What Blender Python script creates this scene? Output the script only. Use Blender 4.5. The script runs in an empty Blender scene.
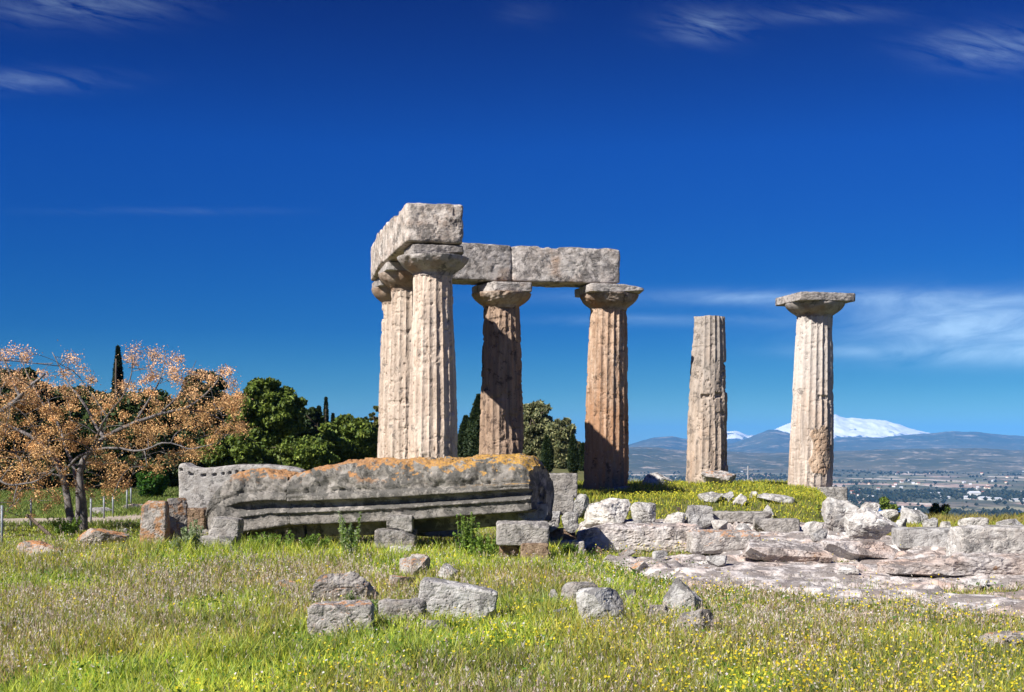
import bpy, math, random
import numpy as np

# ------------------------------------------------------------------ camera, sky, sun, exposure
F, HY, EYE = 1250.0, 445.0, 2.3          # focal length in pixels, horizon row, eye height
SC = bpy.context.scene
COL = SC.collection
cam_d = bpy.data.cameras.new("camera"); cam = bpy.data.objects.new("camera", cam_d); COL.objects.link(cam)
cam_d.sensor_width = 36.0; cam_d.lens = 36.0 * F / 1024.0
cam_d.shift_y = (HY - 346.0) / 1024.0
cam_d.clip_start = 0.3; cam_d.clip_end = 150000.0
cam.location = (0, 0, EYE); cam.rotation_euler = (math.pi / 2, 0, 0)
SC.camera = cam

SUN_AZ, SUN_EL = math.radians(50.0), math.radians(41.0)      # degrees left of straight behind the camera, height
sdir = np.array([-math.sin(SUN_AZ) * math.cos(SUN_EL), -math.cos(SUN_AZ) * math.cos(SUN_EL), math.sin(SUN_EL)])
sun_d = bpy.data.lights.new("sun", 'SUN'); sun_d.energy = 5.0; sun_d.angle = math.radians(0.5); sun_d.color = (1.0, 0.955, 0.89)
sun = bpy.data.objects.new("sun", sun_d); COL.objects.link(sun)
from mathutils import Vector, noise as mnoise
sun.rotation_euler = Vector(sdir).to_track_quat('Z', 'Y').to_euler(); sun.location = (-20, -20, 30)

world = bpy.data.worlds.new("World"); SC.world = world; world.use_nodes = True
wn, wl = world.node_tree.nodes, world.node_tree.links
wn.clear()
def W(t, **k):
    n = wn.new(t)
    for a, b in k.items(): setattr(n, a, b)
    return n
sky = W('ShaderNodeTexSky', sky_type='NISHITA', sun_disc=False)
sky.sun_elevation = SUN_EL
sky.sun_rotation = math.atan2(sdir[0], sdir[1])
sky.altitude = 300; sky.air_density = 0.75; sky.dust_density = 0.1; sky.ozone_density = 3.5
def wmath(op, a, b=None, c=None):
    n = W('ShaderNodeMath', operation=op)
    for i, v in enumerate((a, b, c)):
        if v is None: continue
        if hasattr(v, 'type'): wl.new(v, n.inputs[i])
        else: n.inputs[i].default_value = v
    return n.outputs[0]
# a polarising filter's deeper blue
gam = W('ShaderNodeGamma'); gam.inputs[1].default_value = 1.0
hsv = W('ShaderNodeHueSaturation'); hsv.inputs['Saturation'].default_value = 1.5
mulc = W('ShaderNodeMixRGB', blend_type='MULTIPLY'); mulc.inputs[0].default_value = 1.0; mulc.inputs[2].default_value = (0.42, 0.86, 0.98, 1)
wl.new(sky.outputs[0], hsv.inputs['Color']); wl.new(hsv.outputs[0], mulc.inputs[1])
tc = W('ShaderNodeTexCoord')
sep = W('ShaderNodeSeparateXYZ'); wl.new(tc.outputs['Generated'], sep.inputs[0])
X_, Y_, Z_ = sep.outputs
yy = wmath('MAXIMUM', wmath('ABSOLUTE', Y_), 0.05)
az = wmath('DIVIDE', X_, yy); el = wmath('DIVIDE', Z_, yy)
# deepen with height
dk = wmath('SMOOTH_MIN', wmath('MULTIPLY', wmath('MAXIMUM', el, 0.0), 2.1), 1.0, 0.3)
deep = W('ShaderNodeMixRGB', blend_type='MULTIPLY'); wl.new(dk, deep.inputs[0]); wl.new(mulc.outputs[0], deep.inputs[1]); deep.inputs[2].default_value = (0.03, 0.40, 0.70, 1)
comb = W('ShaderNodeCombineXYZ'); wl.new(wmath('ADD', wmath('MULTIPLY', az, 9.0), wmath('MULTIPLY', el, 26.0)), comb.inputs[0]); wl.new(wmath('SUBTRACT', wmath('MULTIPLY', el, 40.0), wmath('MULTIPLY', az, 10.0)), comb.inputs[1])
n1 = W('ShaderNodeTexNoise'); n1.inputs['Scale'].default_value = 1.0; n1.inputs['Detail'].default_value = 9; n1.inputs['Roughness'].default_value = 0.60; n1.inputs['Distortion'].default_value = 0.6
wl.new(comb.outputs[0], n1.inputs['Vector'])
def blob(a0, e0, sa, se, k):
    da = wmath('DIVIDE', wmath('SUBTRACT', az, a0), sa); de = wmath('DIVIDE', wmath('SUBTRACT', el, e0), se)
    r2 = wmath('ADD', wmath('MULTIPLY', da, da), wmath('MULTIPLY', de, de))
    return wmath('MULTIPLY', wmath('EXPONENT', wmath('MULTIPLY', r2, -1.0)), k)
def cover(blobs, noise_out, lo, hi):
    acc = None
    for b in blobs:
        v = blob(*b); acc = v if acc is None else wmath('ADD', acc, v)
    q = W('ShaderNodeMapRange'); q.inputs[1].default_value = lo; q.inputs[2].default_value = hi; wl.new(noise_out, q.inputs[0])
    return wmath('MULTIPLY', acc, q.outputs[0])
comb2 = W('ShaderNodeCombineXYZ'); wl.new(wmath('ADD', wmath('MULTIPLY', az, 12.0), wmath('MULTIPLY', el, -18.0)), comb2.inputs[0]); wl.new(wmath('ADD', wmath('MULTIPLY', el, 95.0), wmath('MULTIPLY', az, 26.0)), comb2.inputs[1])
n2 = W('ShaderNodeTexNoise'); n2.inputs['Scale'].default_value = 1.0; n2.inputs['Detail'].default_value = 8; n2.inputs['Roughness'].default_value = 0.62; n2.inputs['Distortion'].default_value = 0.5
wl.new(comb2.outputs[0], n2.inputs['Vector'])
low_c = cover([(0.40, 0.098, 0.12, 0.020, 0.85), (0.40, 0.072, 0.10, 0.010, 0.5), (0.24, 0.118, 0.16, 0.006, 0.40), (0.12, 0.100, 0.08, 0.004, 0.28), (0.27, 0.075, 0.05, 0.005, 0.3)], n1.outputs[0], 0.22, 0.80)
top_c = cover([(0.155, 0.336, 0.032, 0.012, 0.22), (0.385, 0.318, 0.05, 0.014, 0.26), (0.25, 0.345, 0.05, 0.006, 0.12), (-0.35, 0.352, 0.07, 0.014, 0.18), (-0.39, 0.292, 0.06, 0.008, 0.14), (-0.28, 0.187, 0.08, 0.003, 0.05), (0.01, 0.345, 0.02, 0.010, 0.03)], n2.outputs[0], 0.36, 0.72)
cl = wmath('MINIMUM', wmath('ADD', low_c, top_c), 0.85)
pol = W('ShaderNodeValToRGB'); wl.new(Z_, pol.inputs[0]); pe = pol.color_ramp.elements
for e_ in [(0.045, (0.30, 0.32, 0.32)), (0.09, (0.08, 0.25, 0.36)), (0.15, (0.01, 0.28, 0.43)), (0.23, (0.0, 0.33, 0.53)), (0.33, (0.0, 0.17, 0.36)), (0.45, (0.01, 0.18, 0.40)), (0.75, (0.55, 0.75, 0.85))]:
    q_ = pe.new(e_[0]); q_.color = (*e_[1], 1)
pe[0].position = 0.0; pe[0].color = (0.75, 0.50, 0.30, 1); pe[len(pe) - 1].color = (0.7, 0.85, 0.95, 1)
polm = W('ShaderNodeMixRGB', blend_type='MULTIPLY'); polm.inputs[0].default_value = 1.0; wl.new(deep.outputs[0], polm.inputs[1]); wl.new(pol.outputs[0], polm.inputs[2])
cmix = W('ShaderNodeMixRGB'); wl.new(cl, cmix.inputs[0]); wl.new(polm.outputs[0], cmix.inputs[1]); cmix.inputs[2].default_value = (4.4, 6.0, 7.2, 1)
bg = W('ShaderNodeBackground'); bg.inputs['Strength'].default_value = 0.11
wl.new(cmix.outputs[0], bg.inputs['Color'])
wo = W('ShaderNodeOutputWorld'); wl.new(bg.outputs[0], wo.inputs[0])

SC.view_settings.view_transform = 'Standard'; SC.view_settings.look = 'None'
SC.view_settings.exposure = 0.8; SC.view_settings.gamma = 1.0; SC.view_settings.use_curve_mapping = False
SC.render.engine = 'CYCLES'
SC.cycles.max_bounces = 5; SC.cycles.diffuse_bounces = 3; SC.cycles.glossy_bounces = 1; SC.cycles.transmission_bounces = 2
SC.cycles.volume_bounces = 0; SC.cycles.transparent_max_bounces = 4
SC.cycles.use_denoising = True

# ------------------------------------------------------------------ numpy noise
def _h(ix, iy, iz, s):
    n = (ix * 374761393 + iy * 668265263 + iz * 2147483647 + s * 144665) & 0xFFFFFFFF
    n = ((n ^ (n >> 13)) * 1274126177) & 0xFFFFFFFF
    n = ((n ^ (n >> 16)) * 2246822519) & 0xFFFFFFFF
    return ((n ^ (n >> 15)) & 0xFFFFFF) / float(0xFFFFFF)
def vnoise(x, y, z, s=0):
    x, y, z = np.broadcast_arrays(np.asarray(x, float), np.asarray(y, float), np.asarray(z, float))
    ix, iy, iz = np.floor(x).astype(np.int64), np.floor(y).astype(np.int64), np.floor(z).astype(np.int64)
    fx, fy, fz = x - ix, y - iy, z - iz
    fx = fx * fx * (3 - 2 * fx); fy = fy * fy * (3 - 2 * fy); fz = fz * fz * (3 - 2 * fz)
    iz = iz * 7 + 3
    def c(a, b, d): return _h(ix + a, iy + b, iz + 7 * d, s)
    x00 = c(0,0,0) * (1-fx) + c(1,0,0) * fx; x10 = c(0,1,0) * (1-fx) + c(1,1,0) * fx
    x01 = c(0,0,1) * (1-fx) + c(1,0,1) * fx; x11 = c(0,1,1) * (1-fx) + c(1,1,1) * fx
    return (x00 * (1-fy) + x10 * fy) * (1-fz) + (x01 * (1-fy) + x11 * fy) * fz
def fbm(x, y, z, o=4, s=0, g=0.5):
    a, t, n = 1.0, 0.0, 0.0
    for i in range(o):
        t = t + a * vnoise(x * 2**i + 13.7 * i, y * 2**i - 7.1 * i, z * 2**i + 3.3 * i, s + i); n += a; a *= g
    return t / n                       # 0..1, mean .5
def sstep(a, b, x):
    t = np.clip((x - a) / (b - a), 0, 1); return t * t * (3 - 2 * t)

# ------------------------------------------------------------------ mesh helpers
def P(px, py, Y):
    return np.array([(px - 512.0) / F * Y, Y, EYE - (py - HY) / F * Y])
def tag(o, label=None, cat=None, group=None, kind=None):
    if label: o['label'] = label
    if cat: o['category'] = cat
    if group: o['group'] = group
    if kind: o['kind'] = kind
    elif label: o['kind'] = 'thing'
    return o
def link(name, me, mat, parent=None):
    me.name = name
    o = bpy.data.objects.new(name, me); COL.objects.link(o)
    for m in (mat if isinstance(mat, (list, tuple)) else [mat]): me.materials.append(m)
    if parent is not None: o.parent = parent
    return o
def mesh(name, V, Fc, mat, parent=None, smooth=True, loc=None, col=None, midx=None):
    """V (n,3); Fc: (m,3) or (m,4) array or a list of such arrays; loc = local origin"""
    V = np.asarray(V, np.float32)
    if loc is not None: V = V - np.asarray(loc, np.float32)
    if not isinstance(Fc, list): Fc = [Fc]
    Fc = [np.asarray(f, np.int32) for f in Fc if len(f)]
    me = bpy.data.meshes.new(name)
    me.vertices.add(len(V)); me.vertices.foreach_set('co', V.ravel())
    nl = sum(f.size for f in Fc); npoly = sum(len(f) for f in Fc)
    me.loops.add(nl); me.loops.foreach_set('vertex_index', np.concatenate([f.ravel() for f in Fc]))
    tot = np.concatenate([np.full(len(f), f.shape[1], np.int32) for f in Fc])
    st = np.concatenate([[0], np.cumsum(tot)[:-1]]).astype(np.int32)
    me.polygons.add(npoly); me.polygons.foreach_set('loop_start', st); me.polygons.foreach_set('loop_total', tot)
    me.polygons.foreach_set('use_smooth', np.full(npoly, smooth, bool))
    if midx is not None: me.polygons.foreach_set('material_index', np.asarray(midx, np.int32))
    me.update(calc_edges=True)
    if col is not None:
        a = me.attributes.new('tint', 'FLOAT_COLOR', 'POINT')
        c = np.ones((len(V), 4), np.float32); c[:, :3] = col; a.data.foreach_set('color', c.ravel())
    o = link(name, me, mat, parent)
    if loc is not None and parent is None: o.location = [float(q) for q in loc]
    return o
def empty(name, loc, label=None, cat=None, group=None):
    o = bpy.data.objects.new(name, None); COL.objects.link(o); o.location = [float(q) for q in loc]
    o.empty_display_size = 0.3
    return tag(o, label, cat, group)
def gridfaces(nu, nv, wrapv=False, wrapu=False):
    """grid of nu rows by nv columns, index = u*nv+v"""
    u = np.arange(nu if wrapu else nu - 1); v = np.arange(nv if wrapv else nv - 1)
    U, V = np.meshgrid(u, v, indexing='ij'); U2, V2 = (U + 1) % nu, (V + 1) % nv
    return np.stack([U * nv + V, U * nv + V2, U2 * nv + V2, U2 * nv + V], -1).reshape(-1, 4)
class Acc:
    def __init__(s): s.v, s.f3, s.f4, s.c, s.n = [], [], [], [], 0
    def add(s, v, f, c=None):
        v = np.asarray(v, float); f = np.asarray(f, int) + s.n
        s.v.append(v); (s.f3 if f.shape[1] == 3 else s.f4).append(f)
        if c is not None: s.c.append(np.broadcast_to(c, v.shape))
        s.n += len(v)
    def build(s, name, mat, parent=None, smooth=True, loc=None):
        fs = [np.concatenate(x) for x in (s.f3, s.f4) if x]
        return mesh(name, np.concatenate(s.v), fs, mat, parent, smooth, loc, np.concatenate(s.c) if s.c else None)
    def tube(s, pts, rad, k=7, c=None):
        pts = np.asarray(pts, float); rad = np.broadcast_to(rad, (len(pts),)); n = len(pts)
        t = np.gradient(pts, axis=0); t /= np.linalg.norm(t, axis=1)[:, None] + 1e-9
        ref = np.array([0.3, 0.9, 0.1]) if abs(t[0][2]) > 0.7 else np.array([0, 0, 1.0])
        a = np.cross(t, ref); a /= np.linalg.norm(a, axis=1)[:, None] + 1e-9; b = np.cross(t, a)
        th = np.arange(k) / k * 2 * np.pi
        v = pts[:, None] + rad[:, None, None] * (np.cos(th)[None, :, None] * a[:, None] + np.sin(th)[None, :, None] * b[:, None])
        v = v.reshape(-1, 3)
        f = gridfaces(n, k, wrapv=True)
        v = np.vstack([v, pts[0], pts[-1]])
        i = np.arange(k); j = (i + 1) % k
        s.add(v, f, c); base = s.n - len(v)
        s.f3.append(np.stack([np.full(k, n * k), j, i], 1) + base); s.f3.append(np.stack([np.full(k, n * k + 1), (n-1) * k + i, (n-1) * k + j], 1) + base)
    def box(s, lo, hi, c=None):
        x0, y0, z0 = lo; x1, y1, z1 = hi
        s.add([(x0,y0,z0),(x1,y0,z0),(x1,y1,z0),(x0,y1,z0),(x0,y0,z1),(x1,y0,z1),(x1,y1,z1),(x0,y1,z1)],
              [(3,2,1,0),(4,5,6,7),(0,1,5,4),(1,2,6,5),(2,3,7,6),(3,0,4,7)], c)

# ------------------------------------------------------------------ materials
def newmat(name):
    m = bpy.data.materials.new(name); m.use_nodes = True
    n, l = m.node_tree.nodes, m.node_tree.links
    b = n['Principled BSDF']; b.inputs['Roughness'].default_value = 0.9; b.inputs['Specular IOR Level'].default_value = 0.15
    return m, n, l, b
def plain(name, rgb, rough=0.8, metal=0.0, spec=0.3):
    m, n, l, b = newmat(name)
    b.inputs['Base Color'].default_value = (*rgb, 1); b.inputs['Roughness'].default_value = rough; b.inputs['Metallic'].default_value = metal
    b.inputs['Specular IOR Level'].default_value = spec
    return m
def mk(n, l):
    def node(t, **k):
        q = n.new(t)
        for a, v in k.items(): setattr(q, a, v)
        return q
    def noise(vec, scale, detail=4, rough=0.55, dist=0.0):
        q = node('ShaderNodeTexNoise'); q.inputs['Scale'].default_value = scale; q.inputs['Detail'].default_value = detail
        q.inputs['Roughness'].default_value = rough; q.inputs['Distortion'].default_value = dist; l.new(vec, q.inputs['Vector']); return q.outputs[0]
    def rng(v, a, b_, c=0.0, d=1.0):
        q = node('ShaderNodeMapRange'); q.inputs[1].default_value = a; q.inputs[2].default_value = b_; q.inputs[3].default_value = c; q.inputs[4].default_value = d
        l.new(v, q.inputs[0]); return q.outputs[0]
    def mix(fac, a, b_, bt='MIX'):
        q = node('ShaderNodeMixRGB', blend_type=bt)
        for i, v in zip((0, 1, 2), (fac, a, b_)):
            if hasattr(v, 'type'): l.new(v, q.inputs[i])
            elif isinstance(v, (int, float)): q.inputs[i].default_value = v
            else: q.inputs[i].default_value = (*v, 1)
        return q.outputs[0]
    def mth(op, a, b_=None):
        q = node('ShaderNodeMath', operation=op)
        for i, v in enumerate((a, b_)):
            if v is None: continue
            if hasattr(v, 'type'): l.new(v, q.inputs[i])
            else: q.inputs[i].default_value = v
        return q.outputs[0]
    def mapv(vec, sc):
        q = node('ShaderNodeMapping'); q.inputs['Scale'].default_value = sc; l.new(vec, q.inputs[0]); return q.outputs[0]
    return node, noise, rng, mix, mth, mapv

def stone(name, light, mid, dark, crust=(0.09, 0.085, 0.08), crust_amt=0.5, lichen=(0.55, 0.25, 0.05), lichen_amt=0.0, lichen_top=True,
          streak=False, lichen_z=None, ztint=None, sc=1.0, bump=0.6, warm=None, warm_amt=0.0, pitd=0.6):
    m, n, l, b = newmat(name)
    node, noise, rng, mix, mth, mapv = mk(n, l)
    geo = node('ShaderNodeNewGeometry'); pos = geo.outputs['Position']
    vec = mapv(pos, (1.0, 1.0, 0.22)) if streak else pos
    big = noise(vec, 0.9 * sc, 5, 0.6, 0.3); med = noise(vec, 4.5 * sc, 6, 0.65); fine = noise(pos, 26 * sc, 5, 0.7)
    c = mix(rng(big, 0.36, 0.64), mid, light)
    c = mix(rng(med, 0.42, 0.66, 0, 0.85), c, dark)
    blot = noise(vec, 2.1 * sc, 6, 0.7, 0.6); c = mix(rng(blot, 0.54, 0.62, 0, 0.45), c, tuple(0.6 * d_ + 0.05 for d_ in mid))
    if warm is not None:
        wnz = noise(vec, 0.75 * sc, 4, 0.6); c = mix(rng(wnz, 0.62 - 0.3 * warm_amt, 0.78 - 0.3 * warm_amt, 0, 0.9), c, warm)
    sp = node('ShaderNodeSeparateXYZ'); l.new(geo.outputs['Normal'], sp.inputs[0])
    if streak:
        st2 = noise(mapv(pos, (1, 1, 0.16)), 2.6, 5, 0.65); c = mix(rng(st2, 0.52, 0.62, 0, 0.55), c, tuple(0.55 * d_ + 0.45 * g_ for d_, g_ in zip(mid, (0.24, 0.21, 0.19))))
        stk = noise(mapv(pos, (1, 1, 0.05)), 6.5, 3, 0.6); c = mix(rng(stk, 0.50, 0.64, 0, 0.75), c, tuple(0.5 * (d_ + g_) for d_, g_ in zip(dark, (0.20, 0.17, 0.15))))
    if ztint:
        zs_ = node('ShaderNodeSeparateXYZ'); l.new(pos, zs_.inputs[0]); zt_ = mth('ADD', zs_.outputs[2], rng(noise(mapv(pos, (1, 1, 0.3)), 2.2, 5, 0.65), 0.3, 0.7, -1.5, 1.5))
        c = mix(rng(zt_, ztint[0], ztint[1], 0, ztint[3]), c, ztint[2])
    oi = node('ShaderNodeObjectInfo')
    # dark algae crust, thicker where rain sits
    cr = noise(pos, 2.6 * sc, 7, 0.72, 0.4)
    up = rng(sp.outputs[2], -0.2, 0.9, 0.0, 0.10)
    crm = rng(mth('ADD', cr, up), 0.63 - 0.13 * crust_amt, 0.69 - 0.13 * crust_amt, 0, 0.8)
    c = mix(crm, c, crust)
    if lichen_amt > 0:
        ln = noise(pos, 3.2 * sc, 6, 0.7, 0.3)
        t = rng(sp.outputs[2], -0.1, 0.8, -0.16, 0.10) if lichen_top else None
        v = mth('ADD', ln, t) if t is not None else ln
        lm = rng(v, 0.70 - 0.25 * lichen_amt, 0.74 - 0.22 * lichen_amt, 0, 0.95)
        if lichen_z:
            pz_ = node('ShaderNodeSeparateXYZ'); l.new(pos, pz_.inputs[0]); lm = mth('MULTIPLY', lm, rng(mth('ADD', pz_.outputs[2], mth('MULTIPLY', cr, 0.4)), lichen_z[0], lichen_z[1]))
            lichen2 = mix(rng(pz_.outputs[0], -3.2, 0.2), lichen, (0.62, 0.36, 0.03))
        lc = mix(rng(fine, 0.35, 0.65), lichen2 if lichen_z else lichen, tuple(0.55 * q + 0.02 for q in lichen))
        c = mix(lm, c, lc)
    wsp = noise(pos, 11 * sc, 4, 0.6); c = mix(rng(wsp, 0.60, 0.72, 0, 0.3), c, tuple(min(0.8, q * 1.25 + 0.05) for q in light))
    vor = node('ShaderNodeTexVoronoi', feature='F1'); vor.inputs['Scale'].default_value = 16 * sc; l.new(pos, vor.inputs['Vector'])
    pit = mth('MULTIPLY', rng(vor.outputs['Distance'], 0.0, 0.30, 1, 0), rng(med, 0.45, 0.6))
    c = mix(mth('MULTIPLY', pit, pitd), c, crust)
    c = mix(rng(fine, 0.3, 0.7, 0.0, 0.35), c, tuple(q * 0.62 for q in mid))
    hv = node('ShaderNodeHueSaturation'); l.new(c, hv.inputs['Color']); l.new(rng(oi.outputs['Random'], 0, 1, 0.82, 1.08), hv.inputs['Value']); l.new(hv.outputs[0], b.inputs['Base Color'])
    hgt = mth('SUBTRACT', mth('ADD', mth('MULTIPLY', fine, 0.5), med), mth('MULTIPLY', pit, 0.6))
    bp = node('ShaderNodeBump'); bp.inputs['Strength'].default_value = bump; bp.inputs['Distance'].default_value = 0.05
    l.new(hgt, bp.inputs['Height']); l.new(bp.outputs[0], b.inputs['Normal'])
    return m
GREYLIC = (0.12, 0.118, 0.115)
M_shaftA = stone('cream limestone shaft', (0.70, 0.60, 0.50), (0.60, 0.48, 0.38), (0.42, 0.31, 0.23), crust_amt=0.2, streak=True, warm=(0.50, 0.32, 0.20), warm_amt=0.2)
M_shaftD = stone('rust stained limestone shaft', (0.50, 0.37, 0.28), (0.39, 0.27, 0.19), (0.21, 0.135, 0.09), crust=(0.05, 0.035, 0.03), crust_amt=0.4, streak=True, warm=(0.50, 0.36, 0.25), warm_amt=0.35)
M_shaftE = stone('orange streaked limestone shaft', (0.68, 0.57, 0.46), (0.46, 0.28, 0.17), (0.24, 0.13, 0.07), crust=(0.07, 0.045, 0.03), crust_amt=0.35, streak=True, ztint=(5.0, 3.4, (0.36, 0.19, 0.10), 0.8), warm=(0.40, 0.21, 0.10), warm_amt=0.22)
M_shaftF = stone('weathered grey cream shaft', (0.56, 0.47, 0.39), (0.47, 0.37, 0.29), (0.30, 0.22, 0.16), crust=(0.10, 0.09, 0.08), crust_amt=0.45, streak=True, ztint=(3.2, 6.0, (0.36, 0.33, 0.30), 0.75), warm=(0.52, 0.33, 0.21), warm_amt=0.25)
M_shaftG = stone('pale limestone shaft', (0.68, 0.60, 0.52), (0.60, 0.50, 0.42), (0.42, 0.32, 0.25), crust_amt=0.25, streak=True, ztint=(3.0, 5.0, (0.58, 0.54, 0.50), 0.6), warm=(0.48, 0.29, 0.17), warm_amt=0.22)
M_patch = stone('tan repair mortar', (0.60, 0.46, 0.34), (0.50, 0.35, 0.24), (0.34, 0.21, 0.13), crust_amt=0.15, bump=0.8)
M_cap = stone('grey weathered capital stone', (0.54, 0.50, 0.46), (0.42, 0.38, 0.35), (0.24, 0.21, 0.19), crust=(0.08, 0.075, 0.075), crust_amt=0.6, warm=(0.36, 0.24, 0.16), warm_amt=0.15)
M_capr = stone('rusty capital stone', (0.50, 0.42, 0.35), (0.38, 0.29, 0.22), (0.21, 0.14, 0.10), crust=(0.07, 0.055, 0.045), crust_amt=0.35, warm=(0.34, 0.19, 0.10), warm_amt=0.35)
M_arch = stone('grey architrave stone', (0.60, 0.56, 0.52), (0.48, 0.43, 0.39), (0.26, 0.22, 0.19), crust=(0.075, 0.07, 0.068), crust_amt=0.85, pitd=0.9, warm=(0.40, 0.26, 0.17), warm_amt=0.22, bump=0.8)
M_archL = stone('pale architrave stone', (0.64, 0.58, 0.52), (0.54, 0.47, 0.41), (0.30, 0.22, 0.17), crust=(0.09, 0.085, 0.08), crust_amt=0.75, pitd=0.9, warm=(0.48, 0.32, 0.22), warm_amt=0.25, bump=0.8)
M_geison = stone('lichened grey stone', (0.40, 0.37, 0.33), (0.29, 0.265, 0.235), (0.15, 0.135, 0.12), crust=(0.06, 0.06, 0.055), crust_amt=1.05, pitd=0.9, lichen=(0.50, 0.24, 0.08), lichen_amt=0.92, lichen_z=(1.66, 1.86), bump=0.9)
M_grey = stone('pale grey limestone', (0.60, 0.59, 0.56), (0.50, 0.48, 0.45), (0.27, 0.245, 0.225), crust=(0.085, 0.08, 0.078), crust_amt=0.55, pitd=0.85, sc=1.2, bump=0.8)
M_white = stone('whitish limestone', (0.68, 0.66, 0.62), (0.58, 0.55, 0.50), (0.36, 0.31, 0.27), crust=(0.10, 0.095, 0.09), crust_amt=0.45, pitd=0.8, sc=1.2, bump=0.8)
M_block = stone('grey cut block stone', (0.50, 0.47, 0.43), (0.42, 0.39, 0.35), (0.26, 0.23, 0.20), crust=(0.08, 0.075, 0.07), crust_amt=0.5, sc=1.4, bump=0.7)
M_brown = stone('brown porous stone', (0.48, 0.36, 0.25), (0.38, 0.26, 0.17), (0.20, 0.12, 0.07), crust=(0.08, 0.05, 0.035), crust_amt=0.4, sc=2.0, bump=1.0, pitd=0.95)
M_orange = stone('orange lichened stone', (0.52, 0.48, 0.43), (0.42, 0.37, 0.32), (0.25, 0.21, 0.18), lichen=(0.56, 0.24, 0.07), lichen_amt=0.66, sc=1.3, bump=0.8)
M_orangef = stone('stone face with orange lichen', (0.52, 0.48, 0.43), (0.42, 0.37, 0.32), (0.25, 0.21, 0.18), lichen=(0.50, 0.24, 0.09), lichen_amt=1.0, lichen_top=False, sc=1.1, bump=0.8)
M_orangel = stone('stone with some orange lichen', (0.56, 0.53, 0.49), (0.46, 0.42, 0.38), (0.27, 0.23, 0.20), lichen=(0.58, 0.27, 0.10), lichen_amt=0.38, sc=1.5, bump=0.9)
M_bed = stone('pale bedrock', (0.70, 0.67, 0.63), (0.60, 0.55, 0.51), (0.36, 0.30, 0.27), crust=(0.11, 0.09, 0.08), crust_amt=0.5, pitd=0.8, warm=(0.54, 0.38, 0.29), warm_amt=0.4, lichen=(0.52, 0.27, 0.10), lichen_amt=0.22, lichen_top=False, bump=0.9)
M_wallp = stone('pale drilled block', (0.62, 0.59, 0.55), (0.52, 0.49, 0.45), (0.34, 0.30, 0.27), crust_amt=0.35, sc=1.5, bump=0.9, pitd=0.9)
M_wallb = stone('pitted grey block', (0.46, 0.44, 0.41), (0.38, 0.35, 0.32), (0.24, 0.2, 0.17), crust=(0.07, 0.07, 0.065), crust_amt=0.65, sc=1.6, bump=0.9, pitd=0.9, warm=(0.36, 0.28, 0.2), warm_amt=0.3)

def tinted(name, rough=0.7, trans=0.0, spec=0.2, var=0.25, vscale=2.0):
    m, n, l, b = newmat(name); node, noise, rng, mix, mth, mapv = mk(n, l)
    at = node('ShaderNodeAttribute', attribute_name='tint'); geo = node('ShaderNodeNewGeometry')
    nz = noise(geo.outputs['Position'], vscale, 3)
    hs = node('ShaderNodeHueSaturation'); l.new(at.outputs['Color'], hs.inputs['Color']); l.new(rng(nz, 0.3, 0.7, 1 - var, 1 + var), hs.inputs['Value'])
    l.new(hs.outputs[0], b.inputs['Base Color']); b.inputs['Roughness'].default_value = rough; b.inputs['Specular IOR Level'].default_value = spec
    if trans > 0:
        out = n['Material Output']; tr = node('ShaderNodeBsdfTranslucent'); l.new(hs.outputs[0], tr.inputs[0])
        mx = node('ShaderNodeMixShader'); mx.inputs[0].default_value = trans; l.new(b.outputs[0], mx.inputs[1]); l.new(tr.outputs[0], mx.inputs[2]); l.new(mx.outputs[0], out.inputs[0])
    return m
M_grass = tinted('grass blades', 0.6, 0.42, 0.25)
M_leaf = tinted('leaves', 0.6, 0.15, 0.25)
M_fruit = tinted('dry seed bunches', 0.75, 0.2, 0.1)
M_bark = stone('grey bark', (0.34, 0.31, 0.30), (0.21, 0.19, 0.18), (0.08, 0.07, 0.065), crust_amt=0.3, sc=3.0, bump=0.6)
M_bark2 = plain('dark bark', (0.10, 0.075, 0.055), 0.9)

# ------------------------------------------------------------------ terrain
def edge_of(t):
    return 140.0 - 86.0 * sstep(0.055, 0.10, t) - 15.5 * sstep(0.246, 0.262, t)
def H(x, y):
    x = np.asarray(x, float); y = np.asarray(y, float)
    t = x / np.maximum(y, 1.0)
    z = 0.16 * (fbm(x * 0.25, y * 0.25, 0, 3, 5) - 0.5) + 0.05 * (fbm(x * 1.3, y * 1.3, 0, 2, 9) - 0.5)
    # terrace the columns stand on, then the grassy mound at the right
    ter = sstep(35.0, 38.5, y) * sstep(-8.0, -5.0, x) * 0.66
    mnd = np.clip((y + 0.9 * (fbm(x * 0.5, y * 0.5, 1, 2, 3) - 0.5) - 35.0) / 8.0, 0, 1) * sstep(2.5, 4.5, x) * (1 - sstep(0.232, 0.258, t))
    mz = 0.88 - 0.22 * sstep(45, 48, y) - 0.14 * sstep(8.2, 10.0, x)
    edge = edge_of(t)
    right = sstep(11.0, 13.5, x) * sstep(30, 36, y)
    z = z * (1 - 0.6 * right)
    z = np.maximum(z, 0) * 0.3 + z * 0.7 + np.maximum(ter * (1 - sstep(0.24, 0.262, t)), mnd * mz)
    d = np.maximum(y - edge, 0)
    far = -103.0 * (1 - np.exp(-d / 380.0))
    z = z * np.exp(-d / 60.0) + far
    z = z + sstep(150, 700, d) * 3.0 * (fbm(x / 300, y / 300, 0, 3, 2) - 0.3) * (1 - sstep(3000, 9000, y))
    # gentle rise where the grove stands, left
    z = z + 0.5 * sstep(44, 75, y) * (1 - sstep(-0.02, 0.05, t)) * np.exp(-d / 100)
    return z
def H1(x, y): return float(H(np.array([x]), np.array([y]))[0])

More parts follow.
